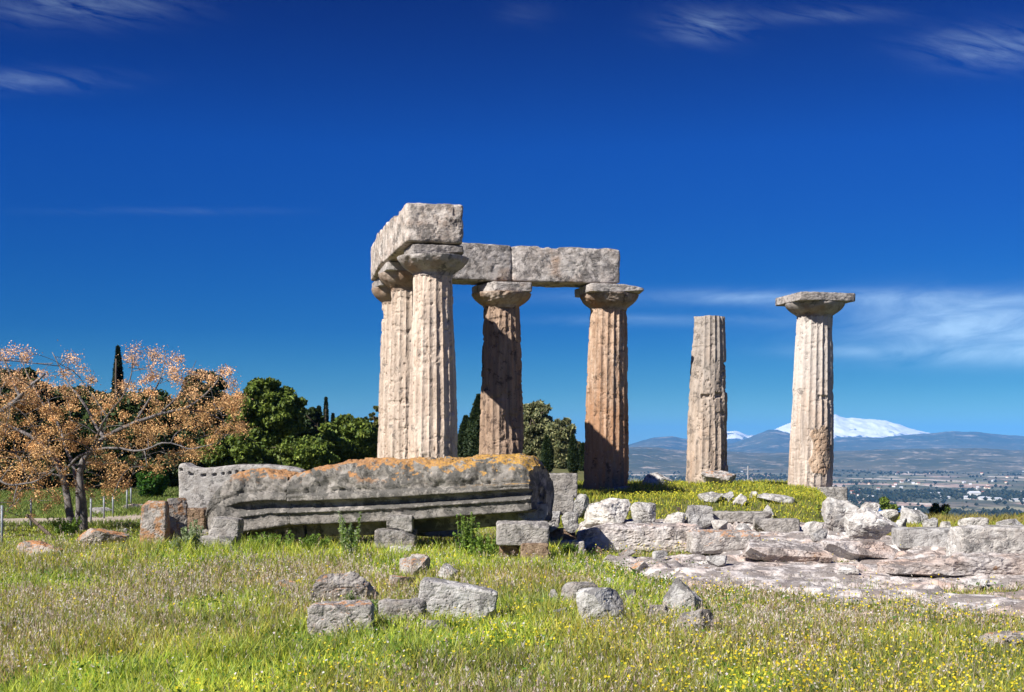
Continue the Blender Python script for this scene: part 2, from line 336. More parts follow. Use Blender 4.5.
def ground_mat():
    m, n, l, b = newmat('ground soil and fields'); node, noise, rng, mix, mth, mapv = mk(n, l)
    geo = node('ShaderNodeNewGeometry'); pos = geo.outputs['Position']
    sp = node('ShaderNodeSeparateXYZ'); l.new(pos, sp.inputs[0])
    a = noise(pos, 0.45, 5, 0.6); a2 = noise(pos, 3.5, 5, 0.65); a3 = noise(pos, 30, 4, 0.7)
    near = mix(rng(a, 0.35, 0.62), (0.085, 0.11, 0.022), (0.17, 0.15, 0.06))
    near = mix(rng(a2, 0.42, 0.68, 0, 0.8), near, (0.06, 0.085, 0.018))
    near = mix(rng(a3, 0.4, 0.7, 0, 0.5), near, (0.16, 0.125, 0.075))
    # valley floor: fields, groves and bare plots
    flat = mapv(pos, (1, 0.55, 0))
    v = node('ShaderNodeTexVoronoi', feature='F1'); v.inputs['Scale'].default_value = 0.011; v.inputs['Randomness'].default_value = 0.9; l.new(flat, v.inputs['Vector'])
    cr = node('ShaderNodeValToRGB'); cr.color_ramp.interpolation = 'CONSTANT'
    es = [(0, (0.10, 0.11, 0.07)), (0.22, (0.16, 0.16, 0.10)), (0.40, (0.11, 0.11, 0.075)), (0.52, (0.42, 0.31, 0.25)), (0.62, (0.20, 0.17, 0.13)), (0.74, (0.27, 0.25, 0.16)), (0.86, (0.58, 0.50, 0.42))]
    while len(cr.color_ramp.elements) < len(es): cr.color_ramp.elements.new(0.5)
    for e, (p_, c_) in zip(cr.color_ramp.elements, es): e.position = p_; e.color = (*c_, 1)
    sc_ = node('ShaderNodeSeparateColor'); l.new(v.outputs['Color'], sc_.inputs[0]); l.new(sc_.outputs[0], cr.inputs[0])
    gr = noise(mapv(pos, (1, 0.6, 0)), 0.02, 6, 0.75)
    far = mix(rng(gr, 0.50, 0.58), cr.outputs[0], (0.075, 0.085, 0.06))
    br = noise(mapv(pos, (1, 0.3, 0)), 0.0011, 5, 0.7); far = mix(rng(br, 0.5, 0.62, 0, 0.5), far, (0.08, 0.085, 0.065))
    dist = rng(sp.outputs[1], 55, 300)
    l.new(mix(dist, near, far), b.inputs['Base Color'])
    bp = node('ShaderNodeBump'); bp.inputs['Strength'].default_value = 0.5; bp.inputs['Distance'].default_value = 0.04; l.new(a3, bp.inputs['Height']); l.new(bp.outputs[0], b.inputs['Normal'])
    return m
M_ground = ground_mat()
ang = np.radians(np.concatenate([np.arange(-180, -34, 4.0), np.arange(-34, 34.01, 0.13), np.arange(38, 180, 4.0)]))
rad = np.concatenate([[0.5], np.geomspace(2, 10, 14)[:-1], np.geomspace(10, 62, 170)[:-1], np.geomspace(62, 600, 70)[:-1], np.geomspace(600, 32000, 90)])
RR, AA = np.meshgrid(rad, ang, indexing='ij')
GX, GY = RR * np.sin(AA), RR * np.cos(AA)
V = np.stack([GX, GY, H(GX, GY)], -1).reshape(-1, 3)
V = np.vstack([V, [0, 0, 0]])
nA = len(ang); fan = np.stack([np.full(nA, len(V) - 1), np.arange(nA), (np.arange(nA) + 1) % nA], 1)
g = mesh('ground', V, [gridfaces(len(rad), nA, wrapv=True)[:, ::-1], fan[:, [0, 2, 1]]], M_ground)
tag(g, kind='structure')

# far ranges: real height fields standing on the plain
def range_mat(name, cols, snow=None, fine=0.004):
    m, n, l, b = newmat(name); node, noise, rng, mix, mth, mapv = mk(n, l)
    geo = node('ShaderNodeNewGeometry'); pos = geo.outputs['Position']
    a = noise(pos, fine * 0.25, 6, 0.65); c_ = noise(pos, fine, 6, 0.7)
    c = mix(rng(a, 0.4, 0.6), cols[0], cols[1]); c = mix(rng(c_, 0.55, 0.66), c, cols[2])
    if snow is not None:
        sp = node('ShaderNodeSeparateXYZ'); l.new(pos, sp.inputs[0])
        nz = noise(pos, 0.0030, 7, 0.75)
        lim = mth('ADD', sp.outputs[2], rng(nz, 0.3, 0.7, -140, 140))
        c = mix(rng(lim, snow - 12, snow + 22), c, (0.85, 0.86, 0.88)); rk = noise(mapv(pos, (1, 1, 2.5)), 0.009, 6, 0.75, 1.0); c = mix(rng(rk, 0.58, 0.64, 0, 0.55), c, cols[1])
    l.new(c, b.inputs['Base Color']); return m
def mountain(name, Y0, Y1, prof, mat, namp, seed, nw=1.0, ny=110):
    px = np.arange(-400, 1500, 1.6); yy_ = np.linspace(0, 1, ny)
    pp = np.array(prof, float); top = np.interp(px, pp[:, 0], pp[:, 1])
    D, PX = np.meshgrid(yy_, px, indexing='ij')
    Yw = Y0 + (Y1 - Y0) * D; Yc = Y0 + (Y1 - Y0) * 0.62
    top_n = 2.2 * (fbm(px / 16.0, 0, seed, 4, seed + 2, 0.6) - 0.5); Xw = (PX - 512) / F * Yw
    zt = EYE + (HY - np.interp(PX, px, top + top_n)) / F * Yc + 110
    env = np.where(D < 0.62, np.sin(D / 0.62 * np.pi / 2) ** 1.25, np.cos((D - 0.62) / 0.38 * np.pi / 2))
    L = (Y1 - Y0) * 0.10 * nw
    r = 1 - np.abs(2 * fbm(Xw / L, Yw / L, 0, 6, seed, 0.55) - 1)
    z = -112 + zt * env * (1 + namp * (r - 0.88) * (0.35 + 1.2 * (1 - env)))
    o = mesh(name, np.stack([Xw, Yw, z], -1).reshape(-1, 3), gridfaces(ny, len(px))[:, ::-1], mat)
    return tag(o, kind='structure')
mountain('snowy_mountain', 15000, 22000,
         [(-500,436),(200,440),(560,446),(628,446),(700,439),(725,431),(735,430),(748,436),(762,436),(788,424),(800,420),(815,421),(835,416),(846,419),(868,420),(885,421),(905,427),(926,432),(960,440),(1100,444),(1700,444)],
         range_mat('snowy mountain rock', [(0.06, 0.07, 0.05), (0.09, 0.09, 0.07), (0.14, 0.13, 0.1)], snow=105, fine=0.003), 0.9, 21)
mountain('mountain_ridge', 9500, 15000,
         [(-500,430),(100,436),(500,447),(620,448),(640,441),(655,437.5),(672,436.5),(690,440),(712,446),(735,443),(752,436),(768,430.5),(778,430),(795,435),(830,438),(880,437),(925,434),(955,431.5),(985,433),(1024,436),(1100,434),(1300,438),(1700,430)],
         range_mat('dark ridge slopes', [(0.05, 0.065, 0.045), (0.09, 0.095, 0.065), (0.28, 0.24, 0.19)], fine=0.004), 0.55, 33)
mountain('foothills', 4300, 9000,
         [(-500,440),(400,450),(560,449),(640,447),(700,450),(760,453),(820,452),(900,449),(960,448),(1024,450),(1200,446),(1700,440)],
         range_mat('foothill fields', [(0.06, 0.07, 0.045), (0.12, 0.115, 0.08), (0.36, 0.30, 0.25)], fine=0.010), 0.9, 45, nw=0.7)

# haze: one even volume round everything but the sky
hz = Acc(); hz.box((-34000, -33000, -160), (34000, 33000, 490))
m = bpy.data.materials.new('haze air'); m.use_nodes = True; m.node_tree.nodes.clear()
pv = m.node_tree.nodes.new('ShaderNodeVolumePrincipled'); pv.inputs['Color'].default_value = (0.11, 0.42, 0.95, 1); pv.inputs['Density'].default_value = 5.2e-5; pv.inputs['Anisotropy'].default_value = -0.3
mo = m.node_tree.nodes.new('ShaderNodeOutputMaterial'); m.node_tree.links.new(pv.outputs[0], mo.inputs['Volume'])
tag(hz.build('haze', m, smooth=False), kind='stuff')

def bed_h(x, y):
    px = 512 + x / y * F
    lowY = np.interp(px, [560, 590, 640, 700, 800, 900, 1024, 1300], [28.0, 23.6, 20.6, 18.2, 17.2, 16.6, 15.4, 14.6])
    nz = fbm(x * 0.35, y * 0.8, 0, 4, 71) ; nz2 = fbm(x * 0.9, y * 2.2, 0, 5, 75)
    m_ = sstep(-0.4, 1.8, y - lowY - 2.4 * (nz - 0.45)) * (1 - sstep(-1.2, 1.0, y - np.interp(px, [560, 840, 880, 1024], [34.5, 34.0, 29.5, 28.5]))) * sstep(1.2, 2.0, x)
    t = (0.5 * nz + 0.5 * nz2) * 11.0 + 0.12 * (y - 18)
    k = np.floor(t); f = t - k; st = (k + sstep(0.72, 1.0, f)) / 11.0
    z = -0.325 + 0.60 * st
    fine = 0.05 * (fbm(x * 5, y * 7, 0, 4, 77) - 0.5)
    crack = np.abs(fbm(x * 0.9 + 3, y * 2.6, 5, 3, 79) - 0.5); z = z - 0.13 * (1 - sstep(0.0, 0.022, crack))
    # pockets of soil where the grass shows
    pk = sstep(0.585, 0.65, fbm(x * 0.55, y * 0.9, 8, 3, 81)); z = z - 0.16 * pk
    # a grassy hollow left of the middle
    hol = np.exp(-(((x - 2.6) / 1.7) ** 2 + ((y - 26.3) / 1.1) ** 2)); z = z - 0.5 * hol
    return (z + fine + 0.16) * m_ - 0.4 * (1 - m_), m_
def S(x, y):
    h_ = H(x, y); z, m_ = bed_h(x, np.maximum(y, 5.0)); on = (x > 0.9) & (x < 19) & (y > 13.7) & (y < 36.4)
    return np.where(on, np.maximum(h_, h_ + z), h_)

# ------------------------------------------------------------------ stones
def cubesphere(n, q):
    """points on a rounded cube; q = 0 sphere .. 1 box"""
    g_ = np.linspace(-1, 1, n); A, B = np.meshgrid(g_, g_, indexing='ij'); one = np.ones_like(A)
    fs = [(A, B, one), (B, A, -one), (one, A, B), (-one, B, A), (B, one, A), (A, -one, B)]
    V = np.concatenate([np.stack(f, -1).reshape(-1, 3) for f in fs])
    Fc = np.concatenate([gridfaces(n, n) + i * n * n for i in range(6)])
    key = np.round(V * 4096).astype(np.int64); _, idx, inv = np.unique(key, axis=0, return_index=True, return_inverse=True)
    V = V[idx]; Fc = inv.ravel()[Fc]
    p_ = 2 + 22 * q * q
    nrm = (np.abs(V) ** p_).sum(1) ** (1 / p_)
    S = V / nrm[:, None]
    return S, Fc
_cs = {}
def rock_mesh(w, d, h, seed, q=0.3, cuts=9, rough=0.06, n=30, cell=None):
    rs = np.random.RandomState(seed)
    if (n, q) not in _cs: _cs[(n, q)] = cubesphere(n, q)
    S, Fc = _cs[(n, q)]; V = S.copy()
    for _ in range(int(cuts * 1.7) if q < 0.7 else cuts):
        nv = rs.normal(size=3); nv[2] = nv[2] * 0.7; nv /= np.linalg.norm(nv)
        lim = (rs.uniform(0.48, 0.80) if q < 0.7 else rs.uniform(0.72, 0.95)) * (1.0 + 0.45 * q)
        dd = np.maximum(V @ nv - lim, 0); V = V - dd[:, None] * nv * 0.94
    lo, hi = V.min(0), V.max(0); V = (V - (lo + hi) / 2) / ((hi - lo) / 2)
    V = V * np.array([w, d, h]) / 2
    N = V / (np.linalg.norm(V / np.array([w, d, h]), axis=1)[:, None] * np.array([w, d, h]) ** 1.0 + 1e-9)
    N /= np.linalg.norm(N, axis=1)[:, None] + 1e-9
    s = min(w, d, h); o = rs.uniform(0, 90, 3)
    f1 = 1.3 / s
    a = fbm(V[:, 0] * f1 + o[0], V[:, 1] * f1 + o[1], V[:, 2] * f1 + o[2], 5, seed, 0.6) - 0.5
    f2 = 9.0; b_ = fbm(V[:, 0] * f2 + o[0], V[:, 1] * f2, V[:, 2] * f2, 3, seed + 3) - 0.5
    f3 = 2.1 / max(s, 0.25); rd = np.abs(fbm(V[:, 0] * f3 + o[1], V[:, 1] * f3 + o[2], V[:, 2] * f3 * 1.4, 4, seed + 6, 0.6) - 0.5) * 2
    f6 = 2.6 / s; q6 = fbm(V[:, 0] * f6 + o[2], V[:, 1] * f6 + o[0], V[:, 2] * f6 * 1.5, 3, seed + 11, 0.5) * 7; q6 = (np.floor(q6) + sstep(0.72, 1.0, q6 % 1)) / 7 - 0.5
    crease = 1 - sstep(0.0, 0.16, rd)
    V = V + N * (a * rough * s * 1.2 + q6 * rough * s * 1.5 - crease * rough * s * 0.5 + b_ * min(0.03, 0.10 * s) * (rough / 0.06))[:, None]
    return V, Fc
def rock(name, label, cat, x, y, z, w, d, h, seed, mat=None, q=0.3, cuts=9, rough=0.06, rot=0.0, tilt=(0, 0), n=30, group=None):
    """z = height of the stone's underside"""
    V, Fc = rock_mesh(w, d, h, seed, q, cuts, rough, n)
    flat_ = True; cx, sx = math.cos(rot), math.sin(rot); ty, tx = tilt
    Ry = np.array([[math.cos(ty), 0, math.sin(ty)], [0, 1, 0], [-math.sin(ty), 0, math.cos(ty)]])
    Rx = np.array([[1, 0, 0], [0, math.cos(tx), -math.sin(tx)], [0, math.sin(tx), math.cos(tx)]])
    Rz = np.array([[cx, -sx, 0], [sx, cx, 0], [0, 0, 1]])
    V = V @ (Rz @ Ry @ Rx).T
    V[:, 2] -= V[:, 2].min()
    o = mesh(name, V, Fc, mat or M_grey, smooth=False); o.location = (float(x), float(y), float(z))
    return tag(o, label, cat, group)
_sd = [100]
def stonepx(name, label, px0, px1, yt, yb, Y=None, depth=0.8, mat=None, q=0.3, cuts=9, rough=0.07, rot=0.0, tilt=(0, 0), n=44, sink=0.12, cat=None, group=None, base=None):
    """a stone standing where the ground sits under its foot; Y is the distance of its front"""
    _sd[0] += 1
    if Y is None:
        lo_, hi_ = 9.0, 60.0
        xs_ = (0.5 * (px0 + px1) - 512) / F
        ys = np.linspace(9, 50, 800); row = HY + (EYE - S(xs_ * ys, ys)) / ys * F
        ok = np.where(row <= yb)[0]; Y = float(ys[ok[0]]) if len(ok) else 12.0
    w = (px1 - px0) / F * Y; h = (yb - yt) / F * Y
    d = depth * w if depth < 0 or depth <= 3 else depth
    x = (0.5 * (px0 + px1) - 512) / F * (Y + 0.25 * d); zb = EYE - (yb - HY) / F * Y
    w2 = w / (abs(math.cos(rot)) + abs(math.sin(rot)) * min(1.0, d / w) * 0.8)
    return rock(name, label, cat or name.split('_')[-1], x, Y + d / 2, zb - sink * h, w2, d, h * (1 + sink), _sd[0], mat, q, cuts, rough, rot, tilt, n, group)

# ------------------------------------------------------------------ bedrock shelf
xs = np.arange(0.8, 19.0, 0.05); ys = np.arange(13.6, 36.5, 0.055)
BY, BX = np.meshgrid(ys, xs, indexing='ij'); BZ, BM = bed_h(BX, BY)
BZ = BZ + H(BX, BY)
tag(mesh('bedrock', np.stack([BX, BY, BZ], -1).reshape(-1, 3), gridfaces(len(ys), len(xs))[:, ::-1], M_bed), kind='structure')
def rocky(x, y):
    """True where bedrock covers the soil"""
    z, m_ = bed_h(x, np.maximum(y, 5.0)); return (z > 0.015) & (x > 0.9) & (x < 19) & (y > 13.7) & (y < 36.4)

# dirt path at the far left
def drape(name, pts, hw, mat, dz=0.012, seed=0):
    pts = np.array(pts, float); s = np.linspace(0, len(pts) - 1, 60)
    c = np.stack([np.interp(s, range(len(pts)), pts[:, i]) for i in range(2)], 1)
    hws = np.interp(s, range(len(pts)), hw)
    t = np.gradient(c, axis=0); t /= np.linalg.norm(t, axis=1)[:, None]; nrm = np.stack([-t[:, 1], t[:, 0]], 1)
    u = np.linspace(-1, 1, 13)
    w = hws[:, None] * u * (1 + 0.35 * (fbm(c[:, 0:1] * 0.8 + 5 * np.sign(u), c[:, 1:2] * 0.8, 0, 3, seed) - 0.5) * 2)
    Q = c[:, None] + nrm[:, None] * w[..., None]
    z = H(Q[..., 0], Q[..., 1]) + dz
    return tag(mesh(name, np.concatenate([Q, z[..., None]], -1).reshape(-1, 3), gridfaces(60, 13), mat), kind='structure')
def dirt_mat():
    m, n, l, b = newmat('pale path dirt'); node, noise, rng, mix, mth, mapv = mk(n, l)
    geo = node('ShaderNodeNewGeometry'); a = noise(geo.outputs['Position'], 1.5, 6, 0.7); f = noise(geo.outputs['Position'], 22, 4, 0.7)
    c = mix(rng(a, 0.35, 0.65), (0.42, 0.35, 0.27), (0.30, 0.24, 0.18)); c = mix(rng(f, 0.45, 0.7, 0, 0.6), c, (0.5, 0.45, 0.38)); l.new(c, b.inputs['Base Color'])
    return m
M_dirt = dirt_mat()
drape('path', [(-24, 36.0), (-17, 36.2), (-13.0, 37.5), (-11.0, 41.0), (-10.5, 47), (-11, 54)], [2.3, 2.3, 2.0, 1.7, 1.3, 0.9], M_dirt, dz=0.03)

# ------------------------------------------------------------------ columns
TH = math.radians(14.5)                      # how far the row of columns turns away from the picture plane
def column(name, label, pxc, Yc, base_row, top_z, r0, r1, mat, seed, cap=None, capmat=None, dmg=(), lean=0.0, patch=None, flute=1.0, erode=1.0):
    """cap = (abacus width, abacus height, capital height)"""
    x0 = (pxc - 512) / F * Yc; z0 = EYE - (base_row - HY) / F * (Yc - r0)
    capH = cap[2] if cap else 0.0
    root = empty(name, (x0, Yc, z0), label, 'column', 'standing temple columns')
    sh = top_z - capH - z0 + (0.03 if cap else 0)
    nt, nz = 400, int(sh / 0.022)
    th = np.arange(nt) / nt * 2 * np.pi; z = np.linspace(-0.15, sh, nz)
    T, Z = np.meshgrid(th, z, indexing='xy'); zz = np.clip(Z / sh, 0, 1)
    R = r0 + (r1 - r0) * (zz ** 1.12) + 0.012 * np.sin(zz * np.pi)
    C, S = np.cos(T), np.sin(T); bx, by = C * R, S * R
    X, Yw, Zw = bx + seed * 7.3, by + seed * 3.1, Z
    big = fbm(X * 0.9, Yw * 0.9, Zw * 0.7, 4, seed); med = fbm(X * 3.6, Yw * 3.6, Zw * 1.2, 5, seed + 5, 0.6)
    fin = fbm(X * 13, Yw * 13, Zw * 11, 4, seed + 9, 0.65)
    worn = sstep(0.47, 0.62, 0.55 * big + 0.45 * med) * erode
    depth = 0.062 * (R / 0.8) * flute * (1 - 0.75 * worn)
    off = -depth * np.abs(np.sin(10 * (T + 0.1))) ** 0.9
    off -= 0.045 * worn + 0.014 * (med - 0.5)
    off -= 0.035 * sstep(0.58, 0.72, fin) * (0.25 + worn) + 0.022 * (fin - 0.5)
    # worn joints and horizontal chips
    chips = sstep(0.62, 0.70, fbm(X * 2.2, Yw * 2.2, Zw * 5.0, 3, seed + 21)); off -= 0.022 * chips * erode
    pm = np.zeros_like(R)
    for (tc_, tw, zc, zw, dp) in dmg:       # angle (rad), half width, height, half height, depth
        dt = np.abs((T - tc_ + np.pi) % (2 * np.pi) - np.pi)
        edge = 0.5 * (fbm(X * 4, Yw * 4, Zw * 4, 3, seed + 31) - 0.5)
        off -= dp * (1 - sstep(0.75, 1.0, np.maximum(dt / tw, np.abs(Z - zc) / zw) + edge))
    if patch:
        tc_, tw, zc, zw = patch
        dt = np.abs((T - tc_ + np.pi) % (2 * np.pi) - np.pi)
        e_ = np.hypot(dt / tw, (Z - zc) / zw) + 1.3 * (fbm(X * 2, Yw * 2, Zw * 2, 3, seed + 41) - 0.5)
        pm = 1 - sstep(0.88, 0.95, e_); off = off * (1 - pm) + pm * (-0.02 + 0.07 * (med - 0.5) - 0.03 * sstep(0.5, 0.7, fin))
    off -= 0.05 * (1 - sstep(0, 0.10, Z)) * (med)
    R2 = R + off
    top_drop = np.zeros_like(Z)
    VX, VY = C * R2 + lean * zz, S * R2
    if not cap:                              # broken top
        tp = sstep(sh - 0.25, sh, Z) * 0.10 * (fbm(C * 1.5 + 3, S * 1.5, 0, 3, seed + 51)); Z = Z - tp
    V = np.stack([VX, VY, Z], -1).reshape(-1, 3)
    f = gridfaces(nz, nt, wrapv=True)
    rings = []; last = (nz - 1) * nt; nv = len(V)
    V = np.vstack([V, [lean, 0, sh - (0.06 if not cap else 0)]])
    i = np.arange(nt); j = (i + 1) % nt
    capf = np.stack([last + i, last + j, np.full(nt, nv)], 1)
    mi = np.concatenate([np.zeros(nt, int), (pm.reshape(-1)[f[:, 0]] > 0.5).astype(int)])
    mesh('shaft', V, [capf, f], [mat, M_patch], root, midx=mi)
    if cap:
        aw, ah, ch = cap[:3]; er = cap[3] if len(cap) > 3 else aw * 0.5; eh = ch - ah
        # echinus: lathe of a cushion profile, with the neck
        prof = [(r1 * 0.97, 0), (r1 * 1.0, 0.06), (r1 * 1.015, 0.10), (r1 * 1.10, 0.13)]
        for q in np.linspace(0, 1, 12): prof.append((r1 * 1.10 + (er - r1 * 1.10) * math.sin(q * 1.45) ** 0.95, 0.14 + (eh - 0.14) * (q ** 1.12)))
        prof.append((er * 0.93, eh + 0.0)); prof = np.array(prof)
        s_ = np.linspace(0, len(prof) - 1, 56); pr = np.interp(s_, range(len(prof)), prof[:, 0]); pz = np.interp(s_, range(len(prof)), prof[:, 1])
        th = np.arange(160) / 160 * 2 * np.pi; T, I = np.meshgrid(th, np.arange(56), indexing='xy')
        Rr = pr[I]; Zr = pz[I]
        nz_ = fbm(np.cos(T) * Rr * 2 + seed, np.sin(T) * Rr * 2, Zr * 2, 4, seed + 61, 0.6); nf = fbm(np.cos(T) * Rr * 9 + seed, np.sin(T) * Rr * 9, Zr * 9, 3, seed + 66)
        Rr = Rr * (1 - 0.06 * sstep(0.5, 0.75, nz_)) - 0.02 * (nf - 0.4)
        V = np.stack([np.cos(T) * Rr + lean, np.sin(T) * Rr, Zr + sh - 0.03], -1).reshape(-1, 3)
        V = np.vstack([V, [lean, 0, sh + eh - 0.03]]); l0 = 55 * 160; i = np.arange(160)
        cp = mesh('capital', V, [np.stack([l0 + i, l0 + (i + 1) % 160, np.full(160, len(V) - 1)], 1), gridfaces(56, 160, wrapv=True)], capmat or M_cap, root)
        V, Fc = rock_mesh(aw, aw, ah, seed + 70, 0.86, 2, 0.06, 56)
        c_, s2 = math.cos(TH), math.sin(TH)
        V = V @ np.array([[c_, -s2, 0], [s2, c_, 0], [0, 0, 1]]).T + np.array([lean, 0, sh + eh - 0.035 + ah / 2])
        ab = mesh('abacus', V, Fc, M_cap, cp)
    return root, (x0, Yc)
TOPZ = 7.95
RT, LF = 0.0, math.pi            # +x is angle 0, towards the camera is 3*pi/2
FR = 1.5 * math.pi
colA = column('fluted_column', 'nearest pale fluted column under the front end of the stone beam', 433, 35.9, 503, TOPZ, 0.76, 0.575, M_shaftA, 3, (1.50, 0.28, 0.84, 1.04), M_cap, dmg=[(FR + 1.15, 0.16, 3.3, 0.9, 0.07), (FR - .2, 0.2, 0.9, 0.5, 0.05)], erode=0.7, flute=1.1)
colB = column('fluted_column', 'pale column half hidden right behind the nearest one', 409.5, 39.4, 499, TOPZ, 0.77, 0.60, M_shaftA, 5, (1.75, 0.28, 0.84, 0.98), M_capr, dmg=[(LF - .6, 0.4, 5.8, 0.2, 0.1)], erode=1.2)
colC = column('fluted_column', 'third column back at the corner, only its left edge showing', 401, 43.0, 496, TOPZ, 0.84, 0.66, M_shaftA, 7, (1.8, 0.30, 0.84, 1.02), M_capr, dmg=[(LF, 0.5, 6.2, 0.2, 0.1)], erode=1.0)
colD = column('fluted_column', 'rust brown column with a diagonal shadow under the beam joint', 501.5, 44.0, 492, TOPZ, 0.83, 0.655, M_shaftD, 11, (1.80, 0.34, 0.86, 1.06), M_capr, dmg=[(FR + .5, 0.5, 2.2, 0.5, 0.06), (FR - 1.2, 0.15, 4.0, 1.2, 0.05)], erode=1.5)
colE = column('fluted_column', 'orange streaked column under the free right end of the beam', 605.5, 44.7, 492, TOPZ, 0.83, 0.665, M_shaftE, 13, (2.0, 0.30, 0.86, 1.08), M_capr, dmg=[(FR - 1.3, 0.2, 3.0, 0.6, 0.05)], lean=0.11, erode=0.9)
colF = column('fluted_column', 'broken column without a capital and with a notched right side', 707, 45.9, 485, 7.05, 0.81, 0.575, M_shaftF, 17, None,
              dmg=[(FR + 1.25, 0.45, 3.62, 0.30, 0.12), (FR + 1.35, 0.5, 4.35, 0.14, 0.14), (FR + .5, 0.25, 3.25, 0.10, 0.10), (FR - .3, 0.3, 3.20, 0.09, 0.10), (FR + 1.2, 0.35, 1.5, 0.9, 0.10), (FR + .75, .16, 1.0, 1.0, .09)], erode=1.0, lean=0.08)
colG = column('fluted_column', 'rightmost column alone with a wide cracked capital on top', 810.5, 47.2, 487.5, 7.95, 0.855, 0.67, M_shaftG, 19, (2.25, 0.32, 0.86, 1.12), M_cap,
              dmg=[(FR + 1.1, 0.2, 3.4, 0.6, 0.05), (FR + .3, .3, 3.35, .08, .06)], patch=(FR + 0.30, 0.55, 1.25, 1.0), lean=0.16, erode=0.7)

# architrave blocks lying on the capitals
ux = np.array([math.cos(TH), math.sin(TH)])          # along the right-hand row
cA, cB, cC, cD, cE = [np.array(c[1]) for c in (colA, colB, colC, colD, colE)]
uy = (cC - cA) / np.linalg.norm(cC - cA); ux2 = np.array([uy[1], -uy[0]])
def beam(name, label, p0, p1, width, z0, z1h, h, mat, seed, off=0.0):
    """box-like eroded block from ground point p0 to p1; heights at both ends"""
    d = p1 - p0; L = np.linalg.norm(d); ang_ = math.atan2(d[1], d[0])
    S, Fc = cubesphere(70, 0.93); V = S * np.array([L, width, h]) / 2
    s_ = (V[:, 0] / L + 0.5); V[:, 2] *= (h + (z1h - h) * s_) / h; V[:, 2] -= V[:, 2].min()
    rs = np.random.RandomState(seed); o = rs.uniform(0, 50, 3)
    a = fbm(V[:, 0] * 0.8 + o[0], V[:, 1] * 0.8 + o[1], V[:, 2] * 0.8 + o[2], 5, seed, 0.6) - 0.5; b_ = fbm(V[:, 0] * 5 + o[0], V[:, 1] * 5, V[:, 2] * 5 + o[2], 4, seed + 2, 0.6)
    N = S / np.linalg.norm(S, axis=1)[:, None]; N = np.sign(N) * np.abs(N) ** 3; N /= np.linalg.norm(N, axis=1)[:, None]
    b2 = fbm(V[:, 0] * 11 + o[1], V[:, 1] * 11, V[:, 2] * 6 + o[2], 4, seed + 5, 0.65); gouge = sstep(0.60, 0.72, 0.6 * b2 + 0.4 * a + 0.2)
    q5 = fbm(V[:, 0] * 2.4 + o[2], V[:, 1] * 2.4, V[:, 2] * 2.4, 4, seed + 15, 0.55) * 9; q5 = (np.floor(q5) + sstep(0.7, 1.0, q5 % 1)) / 9
    V = V + N * (0.12 * a - 0.03 * gouge - 0.05 * (b_ - 0.5) + 0.09 * (q5 - 0.5))[:, None]
    top = sstep(0.5, 1.0, V[:, 2] / h); V[:, 2] -= top * 0.12 * sstep(0.5, 0.7, fbm(V[:, 0] * 1.7 + o[1], V[:, 1] * 1.7, 3, 3, seed + 8))
    V[:, 2] -= V[:, 2].min() - 0.0
    c_, s2 = math.cos(ang_), math.sin(ang_)
    V = V @ np.array([[c_, -s2, 0], [s2, c_, 0], [0, 0, 1]]).T
    o_ = mesh(name, V, Fc, mat); o_.location = (float((p0[0] + p1[0]) / 2), float((p0[1] + p1[1]) / 2), float(z0))
    return tag(o_, label, 'stone beam', 'architrave beams on the columns')
W2 = 0.77
beam('architrave_block', 'front beam block with a pitted square end over the nearest column', cA - uy * 0.78 - ux2 * 0.06, cB - uy * 0.02 - ux2 * 0.06, 1.66, TOPZ - 0.01, 1.14, 1.13, M_archL, 201)
beam('architrave_block', 'beam block over the two hidden columns with a ragged left face', cB + uy * 0.0 - ux2 * 0.09, cC + uy * 0.78 - ux2 * 0.12, 1.70, TOPZ - 0.01, 1.16, 1.13, M_archL, 203)
jn = cD + ux * 0.22
sx0 = cC + ux * 0.80
beam('architrave_block', 'short grey beam block between the corner and the vertical joint', sx0, jn - ux * 0.01, 1.4, TOPZ - 0.01, 1.27, 1.30, M_arch, 205)
beam('architrave_block', 'long grey beam block ending over the orange streaked column', jn + ux * 0.01, np.array([(616.3 - 512) / F * 44.3, 44.8]), 1.4, TOPZ - 0.01, 1.22, 1.26, M_arch, 207)

# plinth stones
stonepx('plinth_slab', 'grey rectangular slab under the rightmost lone column', 786, 846, 487.5, 499.5, 46.2, 0.75, M_block, q=0.9, cuts=3, rough=0.04, rot=0.05, cat='slab', sink=0.35)
stonepx('cut_block', 'pale beige block right of the shaded column foot', 613, 645, 487, 499, 43.6, 0.7, M_orangel, q=0.85, cuts=4, cat='block', rot=0.1)

